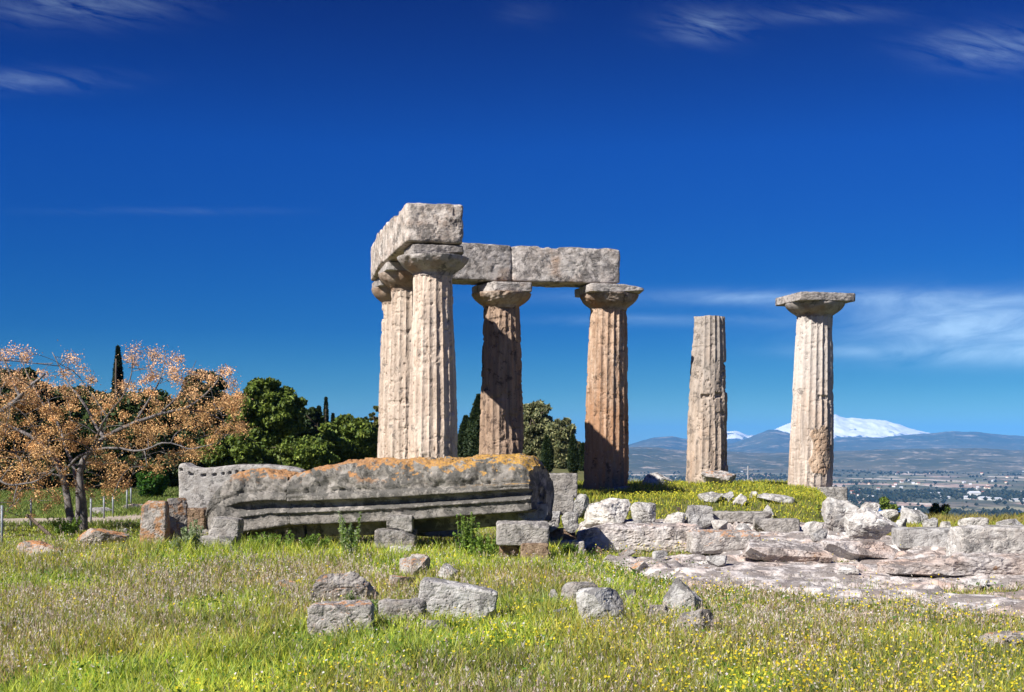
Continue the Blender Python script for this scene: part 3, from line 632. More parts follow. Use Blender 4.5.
# ------------------------------------------------------------------ fallen cornice blocks
def cornice(name, label, p0, p1, ztop, zbot, seed, mat, dscale=1.0, roundend=None):
    """p0,p1 = front foot line; ztop/zbot = functions of u"""
    d = p1 - p0; L = np.linalg.norm(d); ux_ = d / L; uyv = np.array([-ux_[1], ux_[0]])
    prof = [(0.00, 1.0), (0.10, 0.985), (0.02, 0.90), (-0.01, 0.80), (-0.02, 0.72), (0.015, 0.66), (0.02, 0.645), (-0.03, 0.625), (-0.035, 0.56), (-0.03, 0.505), (0.09, 0.49), (0.17, 0.44), (0.16, 0.36), (0.06, 0.30), (0.055, 0.265), (0.10, 0.245), (0.13, 0.20), (0.14, 0.02), (0.19, 0.0), (0.80, -0.02), (0.84, -0.28),  # lowered rear underside is added so the gap under the block looks dark
            (1.25, -0.30), (1.35, 0.2), (1.4, 0.6), (1.2, 0.9), (0.75, 1.03), (0.35, 1.05)]
    prof = np.array(prof[2:] + [(0.12, 0.99)], float); prof = np.vstack([prof, prof[0]])
    seg = np.linalg.norm(np.diff(prof, axis=0), axis=1); cs_ = np.concatenate([[0], np.cumsum(seg)])
    nv = 190; s_ = np.linspace(0, cs_[-1], nv, endpoint=False); pd = np.interp(s_, cs_, prof[:, 0]); ph = np.interp(s_, cs_, prof[:, 1])
    nu = int(L / 0.03); u = np.linspace(0, 1, nu)
    U, I = np.meshgrid(u, np.arange(nv), indexing='ij')
    zt, zb = ztop(U), zbot(U)
    ztl = zt[0, 0] + (zt[-1, 0] - zt[0, 0]) * U if roundend is None else zt; Dp = pd[I] * dscale; Zz = zb + (ztl - zb) * ph[I] + (zt - ztl) * sstep(0.64, 0.95, ph[I])
    if roundend is not None:
        w_ = (1 - sstep(0.25, 0.6, U)) * (Dp < 0.55) * (ph[I] < 0.64); Dp = Dp * (1 - w_) + w_ * (0.05 + 0.10 * (0.6 - ph[I]))
    a = fbm(U * L * 1.2 + seed, Dp * 1.2, Zz * 1.6, 5, seed, 0.6) - 0.5; b_ = fbm(U * L * 6 + seed, Dp * 6, Zz * 6, 4, seed + 4, 0.65)
    upper = sstep(0.55, 0.75, ph[I])
    cen_d, cen_z = 0.65 * dscale, zb + 0.55 * (zt - zb)
    nd, nz_ = Dp - cen_d, Zz - cen_z; nn = np.hypot(nd, nz_) + 1e-6
    c3 = fbm(U * L * 14 + seed, Dp * 14, Zz * 14, 3, seed + 7, 0.6); disp = 0.10 * a * (0.05 + 0.8 * upper) - (0.008 + 0.06 * upper) * sstep(0.52, 0.66, b_) - (0.012 + 0.03 * upper) * (b_ - 0.5) - (0.01 + 0.035 * upper) * sstep(0.55, 0.7, c3)
    qa = fbm(U * L * 2.2 + seed, Dp * 2.2, Zz * 2.8, 4, seed + 40, 0.55) * 10; qa = (np.floor(qa) + sstep(0.75, 1.0, qa % 1)) / 10; disp = disp + (0.02 + 0.20 * upper) * (qa - 0.5)
    brk = sstep(0.58, 0.66, fbm(U * L * 0.9 + 9, 0, 0, 3, seed + 12)) * (np.abs(ph[I] - 0.5) < 0.1); disp = disp - 0.035 * brk
    Dp = Dp + nd / nn * disp; Zz = Zz + nz_ / nn * disp
    e = np.ones_like(U)
    endL = sstep(0, 0.035, U); endR = 1 - sstep(0.985, 1.0, U)
    sq = np.minimum(endL, 1) * 0.015 + 0.985; sq2 = endR * 0.06 + 0.94
    if roundend is not None: sq = 0.35 + 0.65 * np.sqrt(np.clip(U / roundend, 0, 1))
    k_ = sq * sq2
    Dp = cen_d + (Dp - cen_d) * k_; Zz = cen_z + (Zz - cen_z) * k_
    Q = p0[None, None] + ux_ * (U * L)[..., None] + uyv * Dp[..., None]
    en = 0.10 * (fbm(Dp * 3, Zz * 3, seed, 4, seed + 20) - 0.5); Q = Q + ux_ * (en * ((U < 0.02) | (U > 0.985)))[..., None]
    V = np.concatenate([Q, Zz[..., None]], -1).reshape(-1, 3)
    fs = gridfaces(nu, nv, wrapv=True)
    # end caps
    caps = []; VV = [V]; base = len(V)
    for r_, flip in ((0, False), (nu - 1, True)):
        c0 = V[r_ * nv:(r_ + 1) * nv]; cm = c0.mean(0); prev = r_ * nv + np.arange(nv)
        for k2 in (0.75, 0.5, 0.25):
            ring = cm + (c0 - cm) * k2; nzr = 0.05 * (fbm(ring[:, 0] * 4, ring[:, 1] * 4, ring[:, 2] * 4, 4, seed + 30) - 0.45)
            ring = ring + np.array([ux_[0], ux_[1], 0]) * (nzr * (1 if flip else -1))[:, None]
            VV.append(ring); cur = base + np.arange(nv); base += nv
            q4 = np.stack([prev, np.roll(prev, -1), np.roll(cur, -1), cur], 1); caps.append(q4 if flip else q4[:, ::-1]); prev = cur
        VV.append(cm[None]); t3 = np.stack([prev, np.roll(prev, -1), np.full(nv, base)], 1); caps.append(np.column_stack([t3 if flip else t3[:, ::-1]])); base += 1
    V = np.concatenate(VV); f4 = np.concatenate([fs[:, ::-1]] + [c for c in caps if c.shape[1] == 4]); f3 = np.concatenate([c for c in caps if c.shape[1] == 3])
    o = mesh(name, V, [f3, f4[:, ::-1]], mat)
    return tag(o, label, 'fallen block', 'fallen cornice blocks')
def zrow(r, Y): return EYE - (r - HY) / F * Y
pL = np.array([(286 - 512) / F * 26.9, 26.9]); pR = np.array([(528 - 512) / F * 24.6, 24.6]); pLL = np.array([(197 - 512) / F * 27.6, 27.6])
def Yu(u): return pL[1] + (pR[1] - pL[1]) * u
def topr(u): return np.interp(u, [0, .1, .25, .5, .62, .8, .93, .97, 1.0], [477, 469, 461, 459.5, 461, 458, 456.5, 459, 466])
cornice('cornice_block', 'long moulded block with orange lichen along its top on stone supports', pL, pR,
        lambda u: EYE - (topr(u) - HY) / F * (Yu(u) + 0.5), lambda u: EYE - (np.interp(u, [0, .45, 1], [525, 521, 511]) - HY) / F * (Yu(u) + 0.4), 301, M_geison)
def YuL(u): return pLL[1] + (pL[1] - pLL[1]) * u
cornice('cornice_block', 'shorter rounded grey block with orange top left of the crack', pLL, pL - (pL - pLL) / np.linalg.norm(pL - pLL) * 0.015,
        lambda u: EYE - (np.interp(u, [0, .10, .25, .5, .8, 1.0], [506, 492, 480, 472, 471, 475]) - HY) / F * (YuL(u) + 0.5),
        lambda u: EYE - (np.interp(u, [0, 1], [538, 525]) - HY) / F * (YuL(u) + 0.4), 305, M_geison, roundend=0.22)

B = dict(q=0.86, cuts=3, rough=0.045, cat='block')
# supports
stonepx('support_block', 'upper grey block under the left rounded end of the fallen block', 210, 240, 519, 545, 26.3, 0.9, M_block, tilt=(0.05, 0), **B)
stonepx('support_block', 'low grey block at the foot of the left support', 200, 234, 537, 551, 25.9, 0.8, M_block, **B)
stonepx('support_block', 'small upper block under the middle of the long fallen block', 387, 413, 516, 531, 25.6, 0.9, M_block, **B)
stonepx('support_block', 'wider pitted block below the small middle support block', 375, 416, 530.5, 547, 25.5, 0.8, M_wallb, **B)
stonepx('support_block', 'thin pale foot stone of the middle support', 390, 412, 547, 554, 25.2, 0.8, M_white, **B)
stonepx('support_block', 'rounded pinkish stone wedged under the right end of the long block', 518, 548, 504, 524, 25.0, 0.9, M_orangel, q=0.6, cuts=6, rough=0.06, cat='block')
stonepx('support_block', 'long squared grey block on two brown porous blocks', 496, 549, 523.5, 544, 23.6, 0.8, M_block, **B)
stonepx('support_block', 'left brown porous block under the squared grey block', 499, 519, 543.5, 562, 23.8, 1.0, M_brown, q=0.8, cuts=4, rough=0.08, cat='block')
stonepx('support_block', 'tan porous square block under the right of the squared grey block', 520.5, 548.5, 544, 568, 23.5, 0.9, M_brown, q=0.88, cuts=2, rough=0.04, cat='block')
stonepx('lying_slab', 'pale flat stone lying in the shade below the long block', 413, 472, 520, 536, 28.0, 0.5, M_block, q=0.7, cuts=5, cat='slab')
# stack right of the long block
stonepx('stacked_block', 'topmost squared block of the stack by the lichened end', 548, 577.5, 474, 496, 27.6, 0.8, M_block, **B)
stonepx('stacked_block', 'second squared block from the top of the stack', 548, 574, 495.5, 513.5, 27.5, 0.9, M_block, **B)
stonepx('stacked_block', 'angular stone left in the third row of the stack', 543, 561, 512, 531, 27.2, 1.0, M_grey, q=0.5, cuts=7, cat='stone')
stonepx('stacked_block', 'angular stone right in the third row of the stack', 561, 579, 513, 531, 27.2, 1.0, M_grey, q=0.5, cuts=8, cat='stone')
stonepx('stacked_block', 'reddish brown stone in the shade below the third row', 549, 576, 529, 544, 27.3, 0.8, M_brown, q=0.75, cuts=4, cat='block')
stonepx('stacked_block', 'narrow grey foot block at the left of the stack', 548, 560, 541, 559, 25.6, 1.0, M_block, **B)
stonepx('stacked_block', 'wide pale foot block at the right of the stack', 560, 584.5, 541.5, 558, 25.5, 0.8, M_block, **B)
# left stones
stonepx('standing_stone', 'left upright stone with orange lichen on its face', 141, 167, 502, 553, 26.6, 0.9, M_orangef, q=0.72, cuts=5, rough=0.05, cat='stone', tilt=(0.03, -0.05))
stonepx('standing_stone', 'right upright stone leaning on its lichened twin', 160, 190, 499, 550, 27.3, 0.9, M_orangef, q=0.6, cuts=6, rough=0.06, cat='stone', tilt=(-0.10, 0), rot=0.3)
stonepx('lichened_boulder', 'low boulder with orange lichen just below the bare tree trunk', 74, 124, 529, 549, None, 0.7, M_orange, cat='boulder', q=0.35)
stonepx('grey_stone', 'small grey stone right of the boulder below the trunk', 110, 131, 529, 538, 33, 0.8, M_grey, cat='stone')
stonepx('lichened_boulder', 'flat orange lichened stone at the far left edge of the meadow', 15, 60, 542, 561, None, 0.8, M_orange, cat='stone', q=0.35)
stonepx('flat_stone', 'flat pinkish stone right of the far left lichened one', 40, 79, 550, 561, 25.4, 0.8, M_orangel, cat='stone', q=0.4)
stonepx('pale_rock', 'pale rock by the small fence behind the bare tree', 90, 112, 508, 518, 42, 0.8, M_white, cat='rock')
stonepx('pale_rock', 'long pale rock on the bank beyond the small fence', 118, 142, 504, 516, 45, 0.8, M_orangel, cat='rock')
# wall block behind the cornice
def wallblock():
    Y = 30.6; n = 110
    S, Fc = cubesphere(n, 0.95); L = (303 - 178) / F * Y; x0, x1 = (178 - 512) / F * Y, (303 - 512) / F * Y
    V = S * np.array([L / 2, 0.35, 0.5]); s_ = V[:, 0] / L + 0.5
    zt = EYE - (np.interp(s_, [0, .05, .10, .18, .3, .45, .7, .9, 1], [462.5, 463, 467, 468.5, 467.5, 465, 465, 467, 470]) - HY) / F * Y
    zb = -0.05
    V[:, 2] = zb + (V[:, 2] + 0.5) * (zt - zb); px = V[:, 0].copy()
    N = np.sign(S) * np.abs(S) ** 6; N /= np.linalg.norm(N, axis=1)[:, None] + 1e-9
    a = fbm(V[:, 0] * 1.5, V[:, 1] * 1.5, V[:, 2] * 1.5, 5, 401, 0.6) - 0.5
    V = V + N * (0.07 * a)[:, None]
    row = np.abs(V[:, 2] - (zt - 0.17)) < 0.035; hole = row & (np.abs(((px / 0.21 + 0.5 * np.sin(px * 3)) % 1) - 0.5) < 0.17) & (S[:, 1] < -0.9); V[:, 1] += 0.10 * hole
    V[:, 0] += (x0 + x1) / 2; V[:, 1] += Y + 0.35
    return tag(mesh('wall_block', V, Fc, M_wallp, loc=((x0 + x1) / 2, Y, zb)), 'long upright grey block with a row of drilled holes near its top', 'stone block')
wallblock()
stonepx('ledge_stone', 'low brownish ledge stone at the foot of the drilled grey block', 170, 206, 509, 528, 29.6, 0.6, M_brown, q=0.8, cuts=4, cat='stone')

# right-hand stones (px0, px1, top row, foot row, distance, depth, material, kw)
R_ = dict(cat='boulder')
stonepx('boulder', 'white boulder on the mound crest left of the broken column', 643, 674, 473.5, 491, 43.2, 0.7, M_white, tilt=(-0.15, 0), **R_)
stonepx('rounded_slab', 'rounded slab with orange edge leaning at the foot of the broken column', 701, 738, 471, 485, 43.6, 0.6, M_orangel, q=0.4, cuts=6, cat='slab')
stonepx('small_stone', 'left grey stone of the row of three on the mound', 698, 723, 492.5, 504, None, 0.7, M_grey, cat='stone')
stonepx('small_stone', 'middle stone of the row of three on the mound', 722, 734, 491.5, 502, None, 0.9, M_grey, cat='stone')
stonepx('small_stone', 'right angular stone of the row of three on the mound', 733, 748, 494, 507.5, None, 0.9, M_white, cat='stone')
stonepx('small_stone', 'tiny pale stone alone on the mound grass', 749, 758, 491, 498, None, 0.9, M_white, cat='stone')
stonepx('flat_slab', 'flat slab bridging a dark hollow on the mound', 759, 794, 494.5, 504.5, None, 0.7, M_grey, q=0.6, cuts=5, cat='slab', sink=0.0)
stonepx('small_stone', 'short white stone propping the slab on the mound', 763, 774, 505, 521, None, 0.9, M_white, cat='stone')
stonepx('boulder', 'leaning grey boulder directly right of the block stack', 572, 589, 493, 520, None, 0.8, M_grey, tilt=(0.12, 0), **R_)
stonepx('boulder', 'large angular boulder right of the block stack', 584, 632, 499.5, 530, None, 0.75, M_white, q=0.45, cuts=9, n=40, **R_)
stonepx('boulder', 'upright grey boulder between two larger ones below the mound', 631, 657, 502.5, 526, None, 0.8, M_grey, **R_)
stonepx('boulder', 'small rounded boulder left of the cut boulder', 663, 686, 513, 529, None, 0.8, M_white, **R_)
stonepx('boulder', 'grey boulder with a flat shaded right side below the mound', 682, 713, 506, 531, None, 0.9, M_grey, q=0.55, cuts=6, rot=0.35, **R_)
stonepx('flat_slab', 'long thin slab at the foot of the mound', 710, 772, 512.5, 522, None, 0.4, M_block, q=0.85, cuts=3, cat='slab')
stonepx('flat_slab', 'thick short slab in front of the propping stone', 754, 801, 520, 532, None, 0.6, M_block, q=0.85, cuts=4, cat='slab', rot=-0.12)
stonepx('boulder', 'tall pitted white boulder left of the lying one', 825, 860, 498, 533, None, 0.8, M_white, q=0.3, cuts=10, n=40, **R_)
stonepx('boulder', 'long white boulder lying right of the tall pitted one', 845, 899, 507.5, 540, None, 0.6, M_white, q=0.3, cuts=10, n=40, tilt=(0.12, 0), **R_)
stonepx('boulder', 'small pale boulder behind the long lying one', 859, 880, 503, 516, 36.0, 0.8, M_white, **R_)
stonepx('boulder', 'pointed grey boulder behind the squared slab', 903, 930, 508.5, 533, 35.0, 0.8, M_grey, q=0.3, cuts=11, **R_)
stonepx('boulder', 'low dark sided boulder beside the pointed one', 923, 940, 518, 532, None, 0.8, M_grey, **R_)
stonepx('squared_slab', 'squared pale slab left of the biggest block', 897, 958, 529.5, 547, None, 0.6, M_grey, q=0.92, cuts=2, rough=0.03, cat='slab', rot=-0.08)
stonepx('squared_block', 'biggest whitish block at the right edge of the shelf', 957, 1042, 529, 562, None, 0.6, M_white, q=0.85, cuts=4, rough=0.05, cat='block', n=44)
stonepx('bedrock_slab', 'long low slab ledge below the biggest block', 880, 1075, 557, 578, None, 0.28, M_bed, q=0.6, cuts=6, rough=0.10, cat='slab', n=70, sink=0.4)
stonepx('bedrock_slab', 'low pale slab with a shaded underside right of the stack', 577, 702, 527.5, 553, None, 0.45, M_bed, q=0.7, cuts=5, rough=0.09, cat='slab', n=70)
stonepx('bedrock_slab', 'ledge with an orange rim in the middle of the shelf', 690, 760, 533, 553, None, 0.6, M_orangel, q=0.8, cuts=4, rough=0.06, cat='slab', n=44)
stonepx('bedrock_slab', 'sloping pale slab right of the orange rimmed ledge', 745, 832, 546, 563, None, 0.7, M_bed, q=0.5, cuts=8, rough=0.09, cat='slab', n=56, tilt=(0.1, 0.05))
stonepx('bedrock_slab', 'blocky bedrock hump with a dark cleft below the lying boulder', 826, 900, 543, 561, None, 0.6, M_bed, q=0.6, cuts=7, rough=0.10, cat='slab', n=56)
stonepx('flat_stone', 'flat stone half sunk in the meadow at the right edge', 980, 1050, 636, 653, None, 0.5, M_orangel, q=0.5, cuts=5, cat='stone')
stonepx('small_stone', 'small pale stone in the grass pocket below the low slab', 619, 636, 549, 558, None, 0.9, M_orangel, cat='stone')
stonepx('small_stone', 'second small stone in the grass pocket nearer the shelf', 652, 668, 551, 560, None, 0.8, M_grey, cat='stone')

# rubble between the larger stones
stonepx('boulder', 'low white boulder just behind the squared slab', 878, 898, 510, 524, 35.5, 0.8, M_white, q=0.45, cuts=8, cat='boulder', n=32)
stonepx('boulder', 'small grey rock between the lying boulder and the pointed one', 893, 908, 519, 531, 33.0, 0.8, M_grey, q=0.45, cuts=8, cat='boulder', n=32)
stonepx('boulder', 'rough rock lying behind the biggest block', 962, 988, 518, 531, 33.5, 0.8, M_white, q=0.45, cuts=8, cat='boulder', n=32)
stonepx('boulder', 'low grey rock in the golden grass at the right edge', 1000, 1026, 520, 531, 33.0, 0.8, M_grey, q=0.45, cuts=8, cat='boulder', n=32)
stonepx('small_stone', 'small white stone in the golden grass behind the squared slab', 940, 951, 522, 530, 33.0, 0.8, M_white, q=0.45, cuts=8, cat='stone', n=32)
stonepx('small_stone', 'small stone at the foot of the large angular boulder', 628, 642, 520, 531, None, 0.8, M_grey, q=0.45, cuts=8, cat='stone', n=32)
stonepx('small_stone', 'pale stone between the cut boulder and the thin slab', 712, 728, 520, 530, None, 0.8, M_white, q=0.45, cuts=8, cat='stone', n=32)
stonepx('small_stone', 'low stone on the shelf left of the thick short slab', 735, 753, 524, 533, None, 0.8, M_grey, q=0.45, cuts=8, cat='stone', n=32)
stonepx('small_stone', 'pale stone on the shelf right of the thick short slab', 803, 824, 522, 535, None, 0.8, M_white, q=0.45, cuts=8, cat='stone', n=32)
stonepx('small_stone', 'small rock at the foot of the tall pitted boulder', 812, 829, 529, 541, None, 0.8, M_grey, q=0.45, cuts=8, cat='stone', n=32)
stonepx('small_stone', 'flat stone on the low pale slab', 650, 674, 524, 533, None, 0.8, M_white, q=0.45, cuts=8, cat='stone', n=32)
stonepx('small_stone', 'rubble stone at the right foot of the block stack', 583, 598, 531, 544, None, 0.8, M_grey, q=0.45, cuts=8, cat='stone', n=32)
stonepx('small_stone', 'brownish rubble stone right of the wide pale foot block', 586, 602, 545, 556, None, 0.8, M_brown, q=0.45, cuts=8, cat='stone', n=32)
stonepx('small_stone', 'broken stone under the squared grey block, farthest left', 480, 497, 549, 560, None, 0.8, M_wallb, q=0.45, cuts=8, cat='stone', n=32)
stonepx('small_stone', 'white chip of stone on the open bedrock below the humped slab', 838, 858, 566, 576, None, 0.8, M_white, q=0.45, cuts=8, cat='stone', n=32)
stonepx('small_stone', 'angular chip of stone on the open bedrock near the right edge', 968, 990, 580, 591, None, 0.8, M_grey, q=0.45, cuts=8, cat='stone', n=32)
stonepx('small_stone', 'flat broken stone at the left tip of the bedrock', 628, 652, 562, 573, None, 0.8, M_orangel, q=0.45, cuts=8, cat='stone', n=32)
stonepx('small_stone', 'broken stone below the orange rimmed ledge', 706, 728, 556, 567, None, 0.8, M_grey, q=0.45, cuts=8, cat='stone', n=32)

# foreground stones in the meadow
Fg = dict(n=60, rough=0.06, sink=0.2)
stonepx('boulder', 'pointed boulder with an orange patch behind the squared stone', 309, 379, 574, 611, None, 0.7, M_orangel, q=0.2, cuts=10, cat='boulder', **Fg)
stonepx('rough_stone', 'squared brownish stone in front of the pointed boulder', 306, 373, 606, 641, None, 0.6, M_orangel, q=0.75, cuts=5, cat='stone', rot=0.08, **Fg)
stonepx('rough_stone', 'rough brown stone between the two pale foreground boulders', 378, 440, 600, 626, None, 0.6, M_wallb, q=0.5, cuts=6, cat='stone', **Fg)
stonepx('rough_stone', 'small flat brown stone in front of the rough brown one', 418, 449, 622, 636, None, 0.7, M_wallb, q=0.5, cuts=6, cat='stone', **Fg)
stonepx('boulder', 'long pale boulder sloping down to the right in the meadow', 417, 496, 590, 626, None, 0.4, M_grey, q=0.72, cuts=4, cat='boulder', tilt=(0.17, 0), **Fg)
stonepx('small_stone', 'small bluish grey stone standing alone in the meadow', 437, 459, 564, 583, None, 0.8, M_grey, cat='stone', q=0.4)
stonepx('small_stone', 'pale pinkish stone sunk in grass behind the long boulder', 399, 430, 555, 579, None, 0.7, M_orangel, cat='stone', q=0.3)
stonepx('small_stone', 'low stone sunk in grass left of the bluish one', 386, 414, 576, 590, None, 0.7, M_orangel, cat='stone')
stonepx('small_stone', 'flat stone barely showing left of the pointed boulder', 272, 299, 581, 594, None, 0.7, M_orangel, cat='stone')
stonepx('small_stone', 'square grey stone left of the clustered rocks', 545, 561, 590, 607, None, 0.8, M_wallb, cat='stone', q=0.5)
stonepx('small_stone', 'small pale stone below the square grey one', 552, 572, 607, 621, None, 0.8, M_grey, cat='stone')
stonepx('rough_stone', 'back rock of the cluster with a dark pitted face', 562, 604, 583, 608, None, 0.7, M_wallb, q=0.3, cuts=8, cat='rock', **Fg)
stonepx('rough_stone', 'biggest rounded rock of the foreground cluster', 575, 625, 590, 631, None, 0.7, M_grey, q=0.25, cuts=9, cat='rock', **Fg)
stonepx('small_stone', 'tiny dark stone behind the foreground cluster', 606, 617, 578, 590, None, 0.8, M_grey, cat='stone')
stonepx('small_stone', 'small stone right of the biggest cluster rock', 626, 638, 590, 606, None, 0.8, M_wallb, cat='stone')
stonepx('small_stone', 'pyramid shaped stone between the cluster and the leaning pair', 647, 669, 605, 626, None, 0.8, M_wallb, cat='stone', cuts=12)
stonepx('long_stone', 'long narrow stone leaning down to the right', 667, 708, 588, 616, None, 0.5, M_grey, q=0.5, cuts=6, cat='stone', tilt=(0.5, 0))
stonepx('rough_stone', 'pitted round rock below the long narrow stone', 677, 717, 610, 637, None, 0.7, M_wallb, q=0.25, cuts=9, cat='rock', **Fg)
stonepx('small_stone', 'pale stone low in the grass right of the long boulder', 501, 520, 623, 636, None, 0.8, M_grey, cat='stone')

# ------------------------------------------------------------------ trees
def ico_leaf(c, n, size, rs, droop=0.0, elong=1.7, up=0.0):
    """n small leaf quads at centres c (n,3)"""
    a = rs.normal(size=(n, 3)); a[:, 2] -= droop; a /= np.linalg.norm(a, axis=1)[:, None]
    b_ = np.cross(a, rs.normal(size=(n, 3))); b_ /= np.linalg.norm(b_, axis=1)[:, None] + 1e-9
    s = size * rs.uniform(0.6, 1.3, (n, 1)); a = a * s * elong; b_ = b_ * s
    V = np.stack([c - a * 0.5, c + b_ * 0.5, c + a * 0.6, c - b_ * 0.5], 1).reshape(-1, 3)
    i = np.arange(n) * 4
    return V, np.stack([i, i + 1, i + 2, i + 3], 1)
def tree(name, label, px, Y, top, base_z, width_px, kind, seed, group=None, nclump=90, per=260, leaf=0.13, cols=None, trunk_r=0.22, crown_lo=0.25, cat='tree'):
    rs = np.random.RandomState(seed)
    x = (px - 512) / F * Y; zt = EYE - (top - HY) / F * Y; z0 = H1(x, Y) if base_z is None else base_z
    Ht = zt - z0; Wd = width_px / F * Y
    root = empty(name, (x, Y, z0), label, cat, group); nclump = int(nclump * 1.35); per = int(per * 0.85)
    if kind == 'cypress':
        N = nclump * per; u = rs.uniform(0.03, 1, N) ** 0.85; prof = np.sin(np.clip(u * 1.02, 0, 1) ** 0.55 * np.pi) ** 0.7
        prof = np.minimum(prof, (1 - u) * 3.2 + 0.02)
        th = rs.uniform(0, 2 * np.pi, N)
        lump = 0.75 + 0.5 * fbm(np.cos(th) * 2.2, np.sin(th) * 2.2, u * Ht * 1.1, 3, seed)
        r = Wd / 2 * prof * lump * rs.uniform(0.55, 1.02, N) ** 0.5
        c = np.stack([np.cos(th) * r, np.sin(th) * r, u * Ht], 1)
    else:
        cc, sz = [], []
        while len(cc) < nclump:
            p_ = rs.uniform(-1, 1, 3); rr = np.linalg.norm(p_)
            if rr > 1 or rr < 0.35 and rs.rand() < 0.6: continue
            if kind == 'pine' and p_[2] < -0.2 and rs.rand() < 0.3: continue
            cc.append(p_); sz.append(rs.uniform(0.10, 0.25) * (1.15 - 0.35 * rr))
        cc = np.array(cc); sz = np.array(sz)
        bump_ = 0.80 + 0.42 * fbm(cc[:, 0] * 1.6 + seed, cc[:, 1] * 1.6, cc[:, 2] * 1.6, 2, seed)
        cc = cc * bump_[:, None]
        ch = Ht * (1 - crown_lo) / 2; cz = Ht - ch
        c = []
        for q, s_ in zip(cc, sz):
            d = rs.normal(size=(per, 3)); d /= np.linalg.norm(d, axis=1)[:, None]; d *= (rs.uniform(0, 1, (per, 1)) ** 0.4); d[:, 2] *= 0.72
            c.append(q * np.array([Wd / 2, Wd / 2, ch]) * 0.86 + np.array([0, 0, cz]) + d * s_ * Wd * 0.62)
        c = np.concatenate(c); c = c[c[:, 2] > (0.02 if kind == 'eucalyptus' else 0.12) * Ht * (kind != 'bush')]
    N = len(c); V, Fc = ico_leaf(c, N, leaf, rs, droop=0.6 if kind == 'eucalyptus' else 0.0, elong=2.4 if kind in ('eucalyptus', 'cypress') else 1.7)
    cols = np.array(cols or [(0.06, 0.10, 0.02), (0.035, 0.07, 0.015), (0.10, 0.14, 0.03)])
    k = rs.randint(0, len(cols), N); cv = cols[k] * rs.uniform(0.75, 1.25, (N, 1)) * (0.7 + 0.6 * fbm(c[:, 0] * 0.9, c[:, 1] * 0.9, c[:, 2] * 0.9 + seed, 3, seed + 3))[:, None]
    mesh('crown', V, Fc, M_leaf, root, smooth=False, col=np.repeat(cv, 4, axis=0))
    tr = Acc(); h_ = Ht * (0.9 if kind == 'cypress' else 0.75)
    pts = [(0.04 * h_ * math.sin(t * 2.1 + seed) * (kind != 'cypress'), 0.03 * h_ * math.cos(t * 3 + seed) - 0.03 * h_ * math.cos(seed), t * h_ - 0.2 * (t == 0)) for t in np.linspace(0, 1, 9)]
    tr.tube(pts, np.linspace(trunk_r, trunk_r * 0.25, 9), 9)
    if kind != 'cypress':
        for i in range(9):
            t = rs.uniform(0.3, 0.95); s0 = np.array([np.interp(t, np.linspace(0, 1, 9), np.array(pts)[:, j]) for j in range(3)]); a_ = rs.uniform(0, 6.28)
            e_ = s0 + np.array([math.cos(a_) * Wd * 0.36, math.sin(a_) * Wd * 0.36, Ht * rs.uniform(0.05, 0.2)])
            mid_ = (s0 + e_) / 2 + rs.normal(size=3) * 0.06 * Ht; tr.tube([s0, mid_, e_], [trunk_r * 0.4, trunk_r * 0.25, trunk_r * 0.08], 6)
    tr.build('trunk', M_bark2, root)
    return root
PINE = [(0.115, 0.165, 0.022), (0.055, 0.09, 0.015), (0.18, 0.225, 0.035), (0.13, 0.18, 0.026)]
DARK = [(0.022, 0.040, 0.010), (0.032, 0.055, 0.014), (0.045, 0.07, 0.015)]
CYP = [(0.018, 0.034, 0.012), (0.028, 0.048, 0.016), (0.04, 0.06, 0.02)]
EUC = [(0.26, 0.26, 0.11), (0.13, 0.15, 0.065), (0.26, 0.25, 0.12), (0.09, 0.11, 0.05)]
G_ = 'trees of the grove behind the ruins'
tree('pine_tree', 'biggest sunlit pine of the grove left of the columns', 266, 70, 372, None, 82, 'pine', 1, G_, 150, 330, 0.15, PINE, crown_lo=0.12)
tree('pine_tree', 'rounded lower pine next to the third pale column', 350, 74, 418, None, 78, 'pine', 2, G_, 110, 300, 0.15, PINE, crown_lo=0.05)
tree('pine_tree', 'pine behind the right tips of the orange tree', 205, 72, 366, None, 62, 'pine', 3, G_, 120, 300, 0.15, DARK, crown_lo=0.12)
tree('pine_tree', 'dark wide pine filling the grove behind the orange tree', 145, 76, 392, None, 110, 'pine', 4, G_, 150, 300, 0.16, DARK, crown_lo=0.10)
tree('pine_tree', 'dark pine behind the middle left of the orange tree', 75, 80, 388, None, 110, 'pine', 5, G_, 130, 280, 0.16, DARK, crown_lo=0.08)
tree('pine_tree', 'tall dark pine at the left edge behind the orange tree', 18, 78, 362, None, 90, 'pine', 6, G_, 130, 280, 0.16, DARK, crown_lo=0.08)
tree('pine_tree', 'dark tree between the big pine and the rounded lower pine', 308, 82, 404, None, 46, 'pine', 7, G_, 90, 280, 0.15, DARK, crown_lo=0.05)
tree('green_tree', 'low light green tree under the big pine', 232, 62, 432, None, 70, 'pine', 8, G_, 80, 240, 0.12, PINE, crown_lo=0.02)
tree('green_tree', 'light green bushy tree under the right side of the big pine', 300, 64, 436, None, 80, 'pine', 9, G_, 90, 240, 0.12, PINE, crown_lo=0.02)
tree('green_tree', 'yellow green tree showing just left of the corner column', 377, 84, 398, None, 18, 'pine', 10, G_, 40, 200, 0.12, [(0.16, 0.16, 0.03), (0.12, 0.13, 0.03)], crown_lo=0.1)
tree('bright_bush', 'bright green bush behind the upright lichened stones', 152, 52, 462, None, 34, 'bush', 12, None, 60, 200, 0.09, [(0.07, 0.17, 0.02), (0.05, 0.13, 0.02)], crown_lo=0.0, trunk_r=0.08, cat='bush')
tree('cypress_tree', 'cypress tip rising alone above the orange tree', 118, 92, 347, None, 15, 'cypress', 13, G_, 40, 260, 0.13, CYP, crown_lo=0)
